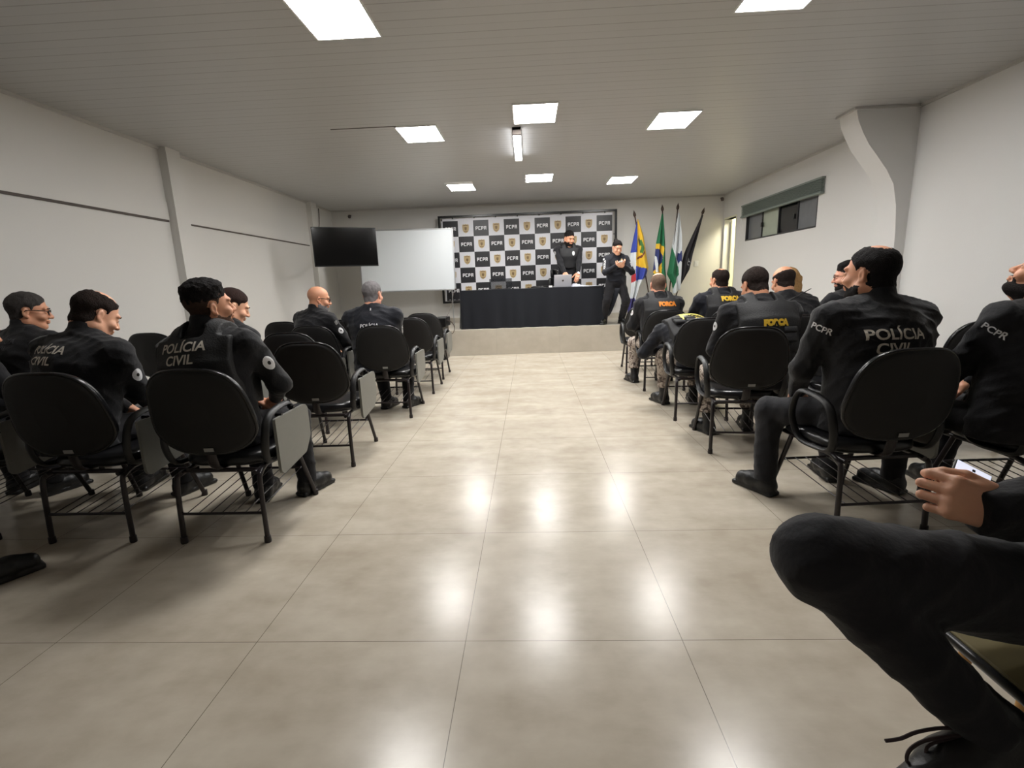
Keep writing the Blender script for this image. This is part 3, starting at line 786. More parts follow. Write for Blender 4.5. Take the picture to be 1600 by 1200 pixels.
flag('green flag with yellow diamond and blue globe, second from left on the stage', [(1030, 327), (1040, 500)],
     [(1029, 340), (1025, 365), (1022, 385), (1021, 400), (1018, 422), (1019, 445)], [(1031, 340), (1034, 365), (1036, 385), (1037, 420), (1041, 450), (1042, 478)], GRN,
     [(YEL, [(1019, 388), (1023, 383), (1029, 384), (1034, 390), (1031, 410), (1031, 430), (1028, 431), (1014, 425), (1015, 400)]), (NAVY, [(1016, 400), (1022, 390), (1028, 392), (1032, 402), (1031, 412), (1025, 420), (1012, 428)]), (WHT, [(1020, 400), (1023, 402), (1026, 426), (1022, 426)])], .04, 2.0, -.05)
flag('white and green flag with a blue emblem, second from right on the stage', [(1055, 326), (1043, 500)],
     [(1055, 340), (1050, 370), (1047, 395), (1043, 420), (1041, 430), (1049, 445), (1050, 462)], [(1057, 340), (1061, 370), (1062, 400), (1062, 440), (1062, 455)], WHT,
     [(GRN, [(1040, 440), (1040, 395), (1048, 386), (1052, 405), (1058, 420), (1059, 432), (1054, 441), (1051, 455), (1046, 440)]), (NAVY, [(1057, 398), (1059, 400), (1061, 395), (1062, 404), (1063, 414), (1060, 411), (1058, 415), (1055, 407)])], .04, 1.6, .0)
flag('black flag with white PC letters leaning right, rightmost on the stage', [(1096, 335), (1047, 500)],
     [(1092, 345), (1080, 372), (1068, 400), (1062, 425), (1061, 450)], [(1094.5, 345), (1088, 372), (1080, 402), (1076, 425), (1062, 452)], BLK, [], .03, 1.4, .05, (1073.5, 413, math.radians(58)))
b = fx(1043, 500)
t = thing('flag_stand', 'dark wooden stand holding the four flag poles', 'flag stand', (b.x-.05, FY, STZ))
b = MB(); b.lathe((0, 0, 0), [(.25, 0), (.25, .03), (.2, .05), (.06, .07), (.05, .12), (.0, .12)], 24); obj('base', b, M_wood, t, True)
b = MB()
for k, dx in enumerate((-.28, -.06, .05, .12)): b.tube([(dx*.3, 0, .08), (dx, (0, -.05, 0, .05)[k], .03)], .012); 
obj('socket', b, M_wood, t, True)
# ================================================================ PEOPLE: implicit surfaces
F32 = np.float32
def vx(*a): return np.array(a, dtype=float)
def smin(a, b, k):
    if k <= 0: return np.minimum(a, b)
    h = np.clip(0.5+0.5*(b-a)/k, 0, 1); return b*(1-h)+a*h-k*h*(1-h)
def axis(lo, hi, coarse, fine, ivs):
    out = [lo]; x = lo
    while x < hi:
        st = coarse
        for a, b in ivs:
            if x >= a-1e-9 and x < b: st = fine
            elif x < a and x+st > a: st = max(min(st, a-x), fine)
        x += st; out.append(x)
    return np.array(out, dtype=F32)
class Field:
    def __init__(s, X, Y, Z): s.X, s.Y, s.Z = X, Y, Z; s.D = np.full((len(X), len(Y), len(Z)), 1.0, F32)
    def win(s, lo, hi):
        r = []
        for A, a, b in zip((s.X, s.Y, s.Z), lo, hi):
            i0 = max(0, int(np.searchsorted(A, a))-1); i1 = min(len(A), int(np.searchsorted(A, b))+1)
            if i1 <= i0: return None
            r.append(slice(i0, i1))
        return tuple(r)
    def g(s, w): return s.X[w[0]][:, None, None], s.Y[w[1]][None, :, None], s.Z[w[2]][None, None, :]
    def put(s, fn, lo, hi, k=0.02, pad=0.06, sub=False):
        w = s.win([a-pad for a in lo], [b+pad for b in hi])
        if w is None: return
        d = fn(*s.g(w)).astype(F32)
        s.D[w] = -smin(-s.D[w], d, k) if sub else smin(s.D[w], d, k)
    def cap(s, a, b, ra, rb=None, k=0.02, pad=0.06, sub=False):
        rb = ra if rb is None else rb
        a, b = np.array(a, float), np.array(b, float); ab = b-a; L = float(ab@ab)+1e-9; R_ = max(ra, rb)
        def fn(X, Y, Z):
            px, py, pz = X-a[0], Y-a[1], Z-a[2]
            t = np.clip((px*ab[0]+py*ab[1]+pz*ab[2])/L, 0, 1)
            return np.sqrt((px-t*ab[0])**2+(py-t*ab[1])**2+(pz-t*ab[2])**2)-(ra+(rb-ra)*t)
        s.put(fn, np.minimum(a, b)-R_, np.maximum(a, b)+R_, k, pad, sub)
    def ell(s, c, r, rot=None, k=0.02, pad=0.06, sub=False):
        c = np.array(c, float); r = np.array(r, float); R_ = r.max(); m = r.min()
        def fn(X, Y, Z):
            p = [X-c[0], Y-c[1], Z-c[2]]
            if rot is not None: p = [rot[0][i]*p[0]+rot[1][i]*p[1]+rot[2][i]*p[2] for i in range(3)]
            k0 = np.sqrt((p[0]/r[0])**2+(p[1]/r[1])**2+(p[2]/r[2])**2)
            k1 = np.sqrt((p[0]/r[0]**2)**2+(p[1]/r[1]**2)**2+(p[2]/r[2]**2)**2)+1e-6
            return k0*(k0-1)/k1
        s.put(fn, c-R_, c+R_, k, pad, sub)
    def rbox(s, c, h, rot=None, rad=0.01, k=0.01, pad=0.05, sub=False):
        c = np.array(c, float); R_ = float(np.linalg.norm(h))
        def fn(X, Y, Z):
            p = [X-c[0], Y-c[1], Z-c[2]]
            if rot is not None: p = [rot[0][i]*p[0]+rot[1][i]*p[1]+rot[2][i]*p[2] for i in range(3)]
            q = [np.abs(p[i])-(h[i]-rad) for i in range(3)]
            return np.sqrt(np.maximum(q[0], 0)**2+np.maximum(q[1], 0)**2+np.maximum(q[2], 0)**2)+np.minimum(np.maximum(q[0], np.maximum(q[1], q[2])), 0)-rad
        s.put(fn, c-R_, c+R_, k, pad, sub)
    def tor(s, a, b, ra, rb, side, k=0.05, pad=0.08, sub=False):
        """elliptic cylinder from a to b; ra/rb = (half width, half depth)"""
        a, b = np.array(a, float), np.array(b, float); ab = b-a; L = np.linalg.norm(ab); ax = ab/L
        sd = np.array(side, float); sd = sd-ax*(sd@ax); sd /= np.linalg.norm(sd); fw = np.cross(sd, ax); R_ = max(ra+rb)
        def fn(X, Y, Z):
            px, py, pz = X-a[0], Y-a[1], Z-a[2]
            t = px*ax[0]+py*ax[1]+pz*ax[2]; u = px*sd[0]+py*sd[1]+pz*sd[2]; w = px*fw[0]+py*fw[1]+pz*fw[2]
            tt = np.clip(t/L, 0, 1); rx = ra[0]+(rb[0]-ra[0])*tt; ry = ra[1]+(rb[1]-ra[1])*tt
            e = t-np.clip(t, 0, L); m = np.minimum(rx, ry)
            k0 = np.sqrt((u/rx)**2+(w/ry)**2+(e/m)**2)
            k1 = np.sqrt((u/rx**2)**2+(w/ry**2)**2+(e/m**2)**2)+1e-6
            return k0*(k0-1)/k1
        s.put(fn, np.minimum(a, b)-R_, np.maximum(a, b)+R_, k, pad, sub)
    def wrinkle(s, amp, fs, seed=0, band=0.05):
        idx = np.nonzero(np.abs(s.D) < band)
        x, y, z = s.X[idx[0]]+seed*3.7, s.Y[idx[1]]+seed*1.3, s.Z[idx[2]]+seed*2.1
        w = np.sin(fs*(x*.9+y*.3+z*.8)+2.2*np.sin(fs*.45*(y-x*.6+z*.5)))
        w2 = np.sin(fs*1.7*(-.6*x+y*.7+z*.9)+2.6*np.sin(fs*.6*(x+z*.4)))
        w3 = np.sin(fs*.6*(x-.5*z+y)+1.5*np.sin(fs*.5*(y+x)))
        n = (1-np.abs(w))**2*.55+(1-np.abs(w2))**2*.4+w3*.25
        s.D[idx] += (amp*(0.45-n)).astype(F32)
def surface_nets(fd):
    D = fd.D; nx, ny, nz = D.shape; S = D < 0
    c = S[:-1, :-1, :-1].astype(np.uint8)
    for i in (0, 1):
        for j in (0, 1):
            for k in (0, 1):
                if i+j+k: c = c+S[i:nx-1+i, j:ny-1+j, k:nz-1+k]
    act = (c > 0) & (c < 8)
    I, J, K = np.nonzero(act); n = len(I)
    idx = np.full(act.shape, -1, np.int32); idx[I, J, K] = np.arange(n)
    off = [(i, j, k) for i in (0, 1) for j in (0, 1) for k in (0, 1)]
    val = {o: D[I+o[0], J+o[1], K+o[2]] for o in off}
    pos = np.zeros((n, 3)); cnt = np.zeros(n)
    for a in off:
        for ax in range(3):
            if a[ax]: continue
            b = tuple(1 if q == ax else a[q] for q in range(3))
            va, vb = val[a], val[b]; m = (va < 0) != (vb < 0)
            t = np.where(m, va/np.where(m, va-vb, 1), 0)
            for q in range(3): pos[:, q] += np.where(m, (t if q == ax else a[q]), 0)
            cnt += m
    pos /= cnt[:, None]
    P = np.stack([A[i]+(A[i+1]-A[i])*pos[:, q] for q, (A, i) in enumerate(((fd.X, I), (fd.Y, J), (fd.Z, K)))], 1)
    quads = []
    for ax in range(3):
        a1, a2 = [(1, 2), (2, 0), (0, 1)][ax]
        sl = [slice(None)]*3; sl[ax] = slice(0, -1); s0 = S[tuple(sl)]; sl[ax] = slice(1, None); s1 = S[tuple(sl)]
        E = np.stack(np.nonzero(s0 != s1), 1)
        ok = (E[:, a1] > 0) & (E[:, a2] > 0) & (E[:, a1] < D.shape[a1]-1) & (E[:, a2] < D.shape[a2]-1); E = E[ok]
        def at(d1, d2):
            e = E.copy(); e[:, a1] -= d1; e[:, a2] -= d2; return idx[e[:, 0], e[:, 1], e[:, 2]]
        q = np.stack([at(1, 1), at(0, 1), at(0, 0), at(1, 0)], 1)
        fl = ~S[E[:, 0], E[:, 1], E[:, 2]]
        q[fl] = q[fl][:, ::-1]; quads.append(q)
    Q = np.concatenate(quads); Q = Q[(Q >= 0).all(1)]
    return P, Q
def sdf_obj(name, fd, mats, parent, wm=None):
    P, Q = surface_nets(fd)
    if len(P) == 0: return None
    me = bpy.data.meshes.new(name)
    me.vertices.add(len(P)); me.vertices.foreach_set('co', P.astype(F32).ravel())
    me.loops.add(len(Q)*4); me.loops.foreach_set('vertex_index', Q.astype(np.int32).ravel())
    me.polygons.add(len(Q)); me.polygons.foreach_set('loop_start', np.arange(0, len(Q)*4, 4, dtype=np.int32))
    me.polygons.foreach_set('loop_total', np.full(len(Q), 4, np.int32))
    me.polygons.foreach_set('use_smooth', np.ones(len(Q), bool))
    me.update(calc_edges=True)
    o = link(name, me, mats, parent); o['_nv'] = 0; del o['_nv']
    return o
def ik(a, t, l1, l2, pole):
    a, t, pole = map(lambda q: np.array(q, float), (a, t, pole))
    d = t-a; L = np.linalg.norm(d); L2 = min(L, (l1+l2)*.999); ax = d/L; t = a+ax*L2
    x = (l1*l1-l2*l2+L2*L2)/(2*L2); h = math.sqrt(max(0, l1*l1-x*x))
    p = pole-a; p = p-ax*(p@ax); p /= np.linalg.norm(p)+1e-9
    return a+ax*x+p*h, t
def rotm(yaw=0, pitch=0, roll=0):
    """head matrix columns: right, forward, up. yaw + = turn left, pitch + = look down, roll + = tilt right ear down"""
    Rz = Matrix.Rotation(yaw, 3, 'Z'); Rx = Matrix.Rotation(-pitch, 3, 'X'); Ry = Matrix.Rotation(roll, 3, 'Y')
    return np.array(Rz @ Rx @ Ry)
HS = 1.0
def head_field(fd, c, R_, nb, hs=1.0, fat=0.0, female=False):
    w = lambda x, y, z: c + R_ @ (np.array([x, y, z])*hs)
    def E(p, r, k, sub=False, pad=.05): fd.ell(w(*p), np.array(r)*hs, R_, k, pad, sub)
    E((0, -.014, .034), (.076, .096, .084), .01)
    E((0, .014, -.030), (.063+fat*.4, .076, .086), .03)
    fd.cap(w(-.048-fat, -.005, -.066), w(-.020, .060, -.098), (.026+fat)*hs, .020*hs, .025)
    fd.cap(w(.048+fat, -.005, -.066), w(.020, .060, -.098), (.026+fat)*hs, .020*hs, .025)
    E((0, .062, -.098), (.026, .024, .020), .02)
    E((0, .078, .020), (.052, .018, .014), .015)                 # brow
    for s in (-1, 1):
        E((s*.040, .062, -.035), (.024, .024, .022), .02)        # cheek bones
        E((s*.032, .098, -.002), (.020, .018, .013), .012, True) # sockets
        E((s*.031, .0765, -.003), (.0135, .0135, .0125), .003)   # lids over the eyes
    fd.cap(w(0, .086, .004), w(0, .106, -.034), .0085*hs, .0125*hs, .010)
    for s in (-1, 1): E((s*.012, .096, -.037), (.009, .011, .008), .006)
    E((0, .0875, -.060), (.025, .012, .0075), .006); E((0, .086, -.071), (.021, .012, .0075), .005)
    E((0, .1005, -.0655), (.019, .006, .0012), .002, True)
    for s in (-1, 1):                                            # ears
        er = R_ @ np.array(Matrix.Rotation(s*.35, 3, 'Z'))
        fd.ell(w(s*.079, -.010, -.010), np.array([.0075, .017, .029])*hs, er, .006)
        fd.ell(w(s*.088, -.008, -.008), np.array([.007, .010, .018])*hs, er, .004, sub=True)
        fd.ell(w(s*.077, -.002, -.036), np.array([.008, .010, .010])*hs, er, .006)
    nr = (.050 if female else .059)+fat
    fd.cap(w(0, -.028, -.060), nb, nr*hs, (nr+.006)*hs, .03)
    if not female: fd.cap(w(0, .02, -.10), nb+R_ @ np.array([0, .035, 0.0]), .04, .05, .03)
def hand_field(fd, wr, dirv, nrm, side, curls=(.5, .5, .5, .5), thumb=(.5, .3), spread=.06, S=1.0):
    """wr wrist, dirv towards the knuckles, nrm out of the back of the hand; side +1 = thumb on +across"""
    y = np.array(dirv, float); y /= np.linalg.norm(y); z = np.array(nrm, float); z -= y*(z@y); z /= np.linalg.norm(z); x = np.cross(y, z)*side
    R_ = np.stack([np.cross(y, z), y, z], 1)
    fd.rbox(wr+y*.052*S, (.041*S, .046*S, .015*S), R_, .014*S, .012)
    fd.cap(wr-y*.02*S, wr+y*.02*S, .028*S, .029*S, .015)
    fd.cap(wr+x*.030*S+y*.012*S-z*.006, wr+x*.032*S+y*.045*S-z*.006, .016*S, .013*S, .012)
    lens = ((.044, .027, .021), (.048, .031, .022), (.045, .028, .022), (.034, .021, .019))
    for i, (xo, ln) in enumerate(zip((.031, .0105, -.0105, -.030), lens)):
        p = wr+(x*xo+y*(.092-.006*abs(i-1.2))-z*.001)*S
        d = y+x*spread*(1.4-i); d /= np.linalg.norm(d); a = 0.0; r = (.0098-.0007*(i == 3))*S
        fd.ell(p, np.array((.0115, .0115, .0115))*S, None, .006)
        for j, L in enumerate(ln):
            a += curls[i]*(0.9, 1.15, .8)[j]
            q = p+(d*math.cos(a)-z*math.sin(a))*L*S
            fd.cap(p, q, r, r-.0008*S, .0025 if j else .006, .03); p = q; r -= .0008*S
    p = wr+(x*.034+y*.022-z*.006)*S
    d = y*math.cos(thumb[0])+x*math.sin(thumb[0])*.85-z*.25; d /= np.linalg.norm(d)
    q = p+d*.042*S; fd.cap(p, q, .0160*S, .0125*S, .008, .03)
    d2 = d+(-x*.6-z*.5)*thumb[1]+y*.2; d2 /= np.linalg.norm(d2); q2 = q+d2*.033*S; fd.cap(q, q2, .0120*S, .0108*S, .003, .03)
    d3 = d2+(-x*.5-z*.4)*thumb[1]; d3 /= np.linalg.norm(d3); fd.cap(q2, q2+d3*.026*S, .0108*S, .0088*S, .003, .03)

SKIN = {k: mat('skin_'+k, srgb(*c), .5, bump=.06, bscale=180, vary=.10, vscale=22, sss=.12) for k, c in
        dict(tan=(212, 152, 120), fair=(228, 172, 142), brown=(178, 122, 92), pink=(228, 166, 140)).items()}
HAIR = {k: mat('hair_'+k, srgb(*c), .78, bump=1.0, bscale=b_, vary=.45, vscale=45, spec=.18) for k, c, b_ in
        (('black', (24, 20, 20), 240), ('dark', (42, 32, 28), 240), ('grey', (128, 124, 126), 260), ('saltpepper', (74, 70, 68), 260), ('blond', (176, 138, 92), 150), ('stubble', (98, 74, 62), 300), ('beard', (30, 24, 22), 300), ('fade', (72, 55, 46), 320), ('auburn', (48, 32, 28), 200), ('shortgrey', (120, 98, 84), 300))}
M_eye = mat('eyeball', srgb(225, 220, 215), .15); M_iris = mat('iris', srgb(36, 24, 18), .1)
M_lip = None
M_glass = mat('spectacle_frame', srgb(24, 20, 20), .3)

def interp(xs, ys, v): return np.interp(v, xs, ys)
HOLE = [-.03, .030]
def hair_region(kind):
    """returns fn(x,y,z head coords)->negative where hair grows"""
    if kind in ('short', 'buzz', 'slick'):
        return lambda x, y, z: (interp([-.12, -.07, -.035, -.012, .012, .03, .055, .075, .1], [-.075, -.072, -.055, -.02, -.012, .03, .04, .066, .085], y)-z)*.8
    if kind == 'topfade':
        return lambda x, y, z: (interp([-.12, -.09, -.05, .0, .03, .055, .075, .1], [.02, .018, .022, .030, .034, .042, .052, .075], y)-z)*.8
    if kind == 'fringe':
        return lambda x, y, z: np.maximum((interp([-.12, -.07, -.035, -.012, .012, .03, .05, .1], [-.070, -.068, -.05, -.02, -.008, .03, .07, .2], y)-z)*.8, .055-np.sqrt(x**2+((y-.005)*.75)**2)-(z < .05)*1.0)
    if kind == 'crown':   # short hair with a thin bare patch near the crown
        return lambda x, y, z: np.maximum((interp([-.12, -.07, -.035, -.012, .012, .03, .055, .075, .1], [-.075, -.072, -.055, -.02, -.012, .03, .05, .075, .095], y)-z)*.8, HOLE[1]-np.sqrt(x**2+((y-HOLE[0])*.75)**2+(z-.115)**2)+.004*np.sin(x*400+z*200)*np.sin(y*330+x*120)+.003*np.sin(x*150+y*170))
    if kind == 'horseshoe':
        return lambda x, y, z: np.maximum((interp([-.12, -.07, -.035, -.012, .012, .03, .05, .1], [-.070, -.068, -.05, -.02, -.005, .03, .09, .2], y)-z)*.8, z-.062-.25*(-y-.05).clip(-.05, .1))
    if kind == 'long':
        return lambda x, y, z: (interp([-.12, -.035, -.0, .02, .05, .08, .1], [-.3, -.3, -.15, -.02, .03, .06, .09], y)-z)*.7
    return None
def person(label, loc, deg, P):
    """P: pose and looks. Local frame: floor under the seat, facing +y."""
    g = P.get('girth', 1.0)*1.13; hs = P.get('head', 1.0)*1.12; tall = P.get('tall', 1.0)
    stand = P.get('stand', False)
    root = thing('person', label, 'person', (loc[0], loc[1], loc[2] if len(loc) > 2 else 0), math.radians(deg), P.get('group'))
    ZS = P.get('seat', .475)
    res = P.get('res', .012)
    pel = vx(0, 0, (.90 if stand else ZS+.085))*vx(1, 1, tall if stand else 1) + vx(*P.get('shift', (0, 0, 0)))
    lean, sidel, tw = P.get('lean', 0.0), P.get('side', 0.0), P.get('twist', 0.0)
    up = vx(math.sin(sidel), math.sin(lean), math.cos(lean)*math.cos(sidel)); up /= np.linalg.norm(up)
    Tl = P.get('torso', .53)*tall
    l2 = lean+P.get('hunch', .12)
    up2 = vx(math.sin(sidel)*1.1, math.sin(l2), math.cos(l2)); up2 /= np.linalg.norm(up2)
    waist = pel+up*Tl*.36; chest = waist+(up*.4+up2*.6)/np.linalg.norm(up*.4+up2*.6)*Tl*.34; nb = chest+up2*Tl*.30
    side = vx(math.cos(tw), math.sin(tw), -math.sin(sidel)); side = side-up2*(side@up2); side /= np.linalg.norm(side)
    back = -np.cross(up2, side); fwd = -back
    fwd = np.cross(up2, side); back = -fwd
    if fwd[1] < 0 and abs(tw) < 1.5: fwd, back = back, fwd
    sw = P.get('shw', .185)*1.06*math.sqrt(g)
    sh = {s: nb - up2*.080 + side*s*sw + fwd*P.get('shf', .0)*1.0 for s in (-1, 1)}
    for s in (-1, 1): sh[s] = sh[s]+up2*P.get('shrug', {}).get(s, 0)
    hy, hp, hr = P.get('hyaw', 0), P.get('hpitch', 0.1), P.get('hroll', 0)
    HR = rotm(hy, hp, hr)
    neckv = vx(*P['nv']) if P.get('nv') else up2*.55+vx(0, 0, .45)+fwd*P.get('nf', .12); neckv /= np.linalg.norm(neckv)
    hc = nb+neckv*(.070+.045*hs)*P.get('neck', 1.0)+HR @ vx(0, .022, .030)*hs
    # arms
    la1, la2 = .29*P.get('arm', 1.0), .255*P.get('arm', 1.0)
    arms = {}
    for s, key in ((-1, 'L'), (1, 'R')):
        a = P.get('arm'+key, dict(w=(s*.10, .34, ZS+.20), p=(s*.6, -.2, .3)))
        wt = vx(*a['w']); el, wr = ik(sh[s], wt, la1, la2, sh[s]+vx(*a.get('p', (s*.6, -.3, -.6))))
        hd = a.get('d'); hd = vx(*hd) if hd else (wr-el)
        hd = hd/np.linalg.norm(hd); hn = vx(*a.get('n', (s*.3, -.2, 1)))
        arms[s] = (sh[s], el, wr, hd, hn, a)
    Wd = lambda q: np.array(Matrix.Rotation(-math.radians(deg), 3, 'Z') @ (Vector(q)-Vector((loc[0], loc[1], 0))))
    Wv = lambda q: np.array(Matrix.Rotation(-math.radians(deg), 3, 'Z') @ Vector(q))
    for s, a in P.get('armworld', {}).items():
        arms[s] = (sh[s], Wd(a['e']), Wd(a['w']), Wv(a['d'])/np.linalg.norm(a['d']), Wv(a['n']), a)
    # legs
    ll1, ll2 = .43*tall, .42*tall
    legs = {}
    for s, key in ((-1, 'L'), (1, 'R')):
        hip = pel+vx(s*.095, .0, -.015 if not stand else -.04)
        a = P.get('leg'+key, dict(a=(s*.15, .46, .095), p=(s*.25, 1, .7)))
        kn, an = ik(hip, vx(*a['a']), ll1, ll2, hip+vx(*a.get('p', (s*.2, 1, .6))))
        fdv = vx(*a.get('f', (s*.25, 1, 0))); fdv /= np.linalg.norm(fdv)
        legs[s] = (hip, kn, an, fdv)
    free = P.get('legworld', {})
    for s, a in free.items(): legs[s] = (Wd(a['h']), Wd(a['k']), Wd(a['a']), Wv(a['f'])/np.linalg.norm(a['f']))
    # ---- extents
    pts = [pel, nb, hc]+[q for v in arms.values() for q in v[:3]]+[q for v in legs.values() for q in v[:3]]
    lo = np.min(pts, 0)-.30; hi = np.max(pts, 0)+.30; lo[2] = max(-.03, lo[2])
    hfine = P.get('hfine', .0055); hb = .135*hs
    iv = [[(hc[q]-hb, hc[q]+hb)] for q in range(3)]
    if P.get('hands', True):
        for s in (-1, 1):
            wr, hd = arms[s][2], arms[s][3]; c = wr+hd*.08
            if P.get('hand'+('R' if s > 0 else 'L'), True):
                for q in range(3): iv[q].append((c[q]-.115, c[q]+.115))
    X, Y, Z = [axis(lo[q], hi[q], .022, hfine, sorted(iv[q])) for q in range(3)]
    B = Field(X, Y, Z)
    # skin body
    B.tor(pel-up*.02, waist, (.145*g, .105*g), (.130*g, .095*g), side, .05)
    B.tor(waist, chest, (.130*g, .095*g), (.150*g, .105*g), side, .05)
    B.tor(chest, nb-up2*.05, (.150*g, .10*g), (.085, .06), side, .05)
    for s in (-1, 1):
        s0, el, wr, hd, hn, a = arms[s]
        B.cap(nb-up2*.04, s0, .05, .048, .03); B.cap(s0, el, .046, .038, .02); B.cap(el, wr, .038, .026, .02)
        if P.get('hand'+('R' if s > 0 else 'L'), True):
            hand_field(B, wr, hd, hn, a.get('t', 1 if s < 0 else -1), a.get('c', (.45, .5, .55, .6)), a.get('th', (.5, .4)), .06, a.get('S', 1.06))
        hip, kn, an, fv = legs[s]
        B.cap(hip, kn, .068, .048, .03); B.cap(kn, an, .048, .026, .02); B.cap(an, an+fv*.10-(vx(0, 0, .03) if s in free else vx(0, 0, an[2]-.045)), .024, .022, .01)
    head_field(B, hc, HR, nb-up2*.03+neckv*.01, hs, P.get('fat', 0), P.get('female', False))
    if not stand and P.get('seatclip', True):
        Xg, Yg, Zg = B.X[:, None, None], B.Y[None, :, None], B.Z[None, None, :]
        B.D = np.where((Yg < .28) & (Yg > -.3) & (np.abs(Xg) < .28), np.maximum(B.D, (ZS+.012-Zg).astype(F32)), B.D)
    bo = sdf_obj('body', B, SKIN[P.get('skin', 'tan')], root)
    # ---- eyes and brows
    W = lambda x, y, z: hc+HR @ (np.array([x, y, z])*hs)
    if P.get('face', True):
        for s in (-1, 1):
            b = MB(); c = W(s*.031, .0782, -.003)
            b.lathe((0, 0, 0), [(.0001, -.0112), (.006, -.0095), (.0105, -.004), (.0112, 0), (.0105, .004), (.006, .0095), (.0001, .0112)], 12)
            b.v = [tuple(c+HR @ (np.array([v[0]*1.0, v[2], v[1]*.62]))*hs) for v in b.v]; e = obj('eye', b, M_eye, root, True)
            b = MB(); b.lathe((0, 0, 0), [(.0001, .0), (.0056, .0), (.0046, .0012), (.0001, .0022)], 10)
            c2 = W(s*.031, .0884, -.003); b.v = [tuple(c2+HR @ (np.array([v[0], v[2], v[1]]))*hs) for v in b.v]; obj('iris', b, M_iris, e, True)
            b = MB(); b.tube([tuple(W(s*x, y, z)) for x, y, z in ((.014, .0975, .018), (.026, .0955, .0225), (.038, .0885, .0215), (.047, .077, .016))], [.002, .0036, .0033, .0015], 6)
            obj('eyebrow', b, HAIR[P.get('brow', 'dark')], root, True)
    # ---- hair and beard as shells of the head
    def shell(name, region, th, m, nz=.0, extra=None, lo_=(-.13, -.16, -.16), hi_=(.13, .14, .17), step=.0055, taper=True):
        L = np.array(lo_)*hs; H = np.array(hi_)*hs
        crn = np.array([hc+HR @ np.array([L[0] if i & 1 else H[0], L[1] if i & 2 else H[1], L[2] if i & 4 else H[2]]) for i in range(8)])
        mn, mx = crn.min(0), crn.max(0)
        A = [np.arange(mn[q], mx[q], step, dtype=F32) for q in range(3)]
        f = Field(*A); head_field(f, hc, HR, nb-up2*.03+neckv*.01, hs, P.get('fat', 0), P.get('female', False))
        X_, Y_, Z_ = np.meshgrid(*A, indexing='ij'); d = np.stack([X_-hc[0], Y_-hc[1], Z_-hc[2]], -1) @ HR / hs
        x, y, z = d[..., 0], d[..., 1], d[..., 2]
        T = th(x, y, z) if callable(th) else th
        RG = region(x, y, z)+.0022*np.sin(x*310+2*np.sin(z*210))*np.sin(y*270+z*250)+.0015*np.sin(x*90+y*130+z*110)
        T = T*np.clip(.10+(-RG)/(.050 if hk == 'topfade' and name == 'hair' else .022), .10, 1) if taper else T
        D = f.D-T
        if extra: D = extra(D, x, y, z)
        if nz: D = D+nz*np.sin(x*260+3*np.sin(z*170))*np.sin(y*230+z*190+2*np.sin(x*150))+nz*.9*np.sin(x*95+2*np.sin(y*60))*np.sin(y*70+z*85)
        f.D = np.maximum(D, RG).astype(F32)
        # keep away from ears: ears stay bare
        return sdf_obj(name, f, m, root)
    ear = lambda x, y, z: np.where((np.abs(x) > .070), .030-np.sqrt((y+.006)**2+((z+.012)*.8)**2), -1)
    HOLE[0], HOLE[1] = P.get('hole', (-.03, .030))
    hk = P.get('hair')
    hm = HAIR[P.get('hcol', 'dark')]
    if hk in ('short', 'buzz', 'fringe', 'crown', 'horseshoe', 'slick', 'topfade'):
        reg = hair_region(hk); tt = P.get('hth', .008)
        thf = (lambda x, y, z: tt+P.get('top', .0)*np.clip((z-.05)/.05, 0, 1)-P.get('fade', 0)*np.clip((.03-z)/.06, 0, 1))
        shell('hair', lambda x, y, z: np.maximum(reg(x, y, z), ear(x, y, z)), thf, hm, P.get('hnz', .0020))
        if P.get('fade'):
            reg2 = hair_region('short'); shell('faded_sides', lambda x, y, z: np.maximum(reg2(x, y, z), ear(x, y, z)), .0024, HAIR[P.get('fadecol', 'fade')])
    if hk == 'stub':   # shaved head with a shadow of stubble
        reg = hair_region('fringe'); shell('hair', lambda x, y, z: np.maximum(reg(x, y, z), ear(x, y, z)), .0022, hm)
    if hk == 'bun':
        reg = hair_region('short')
        def ex(D, x, y, z):
            return smin(D, np.sqrt(x**2+(y+.118)**2+(z-P.get('bunz', .02))**2)-P.get('bunr', .034), .02)
        shell('hair', lambda x, y, z: np.maximum(np.where(y < -.09, -1, reg(x, y, z)), ear(x, y, z)), .009, hm, .0006, ex, (-.13, -.19, -.16))
    if hk == 'long':
        reg = hair_region('long')
        def ex(D, x, y, z):
            q = np.sqrt((x/1.35)**2+((y+.062+.12*np.clip(-z-.05, 0, .2))/.62)**2)-.075+.02*np.clip((-z-.1)/.1, 0, 1)
            return smin(D, np.maximum(q*.7, np.maximum(z-.03, -.235-z)), .03)
        shell('hair', lambda x, y, z: np.where(z < -.05, np.where(y > .01, .02, -1), reg(x, y, z)), .014, hm, .002, ex, (-.15, -.20, -.26), (.15, .14, .17), .007)
    if P.get('beard'):
        bt = .006 if P['beard'] == 'full' else .0022
        def breg(x, y, z):
            top = interp([-.02, .0, .02, .05, .07, .1], [-.02, -.025, -.05, -.062, -.048, -.046], y)
            d1 = z-top
            lip = .011-np.sqrt(((z+.0655)*1.3)**2+(np.maximum(np.abs(x)-.018, 0))**2)+np.where(y < .06, -1, 0)
            return np.maximum(np.maximum(d1, lip), np.maximum(-.128-z, -.012-y))
        shell('beard', lambda x, y, z: np.maximum(breg(x, y, z), ear(x, y, z)), bt, HAIR[P.get('bcol', 'beard')], .0006 if P['beard'] == 'full' else 0)
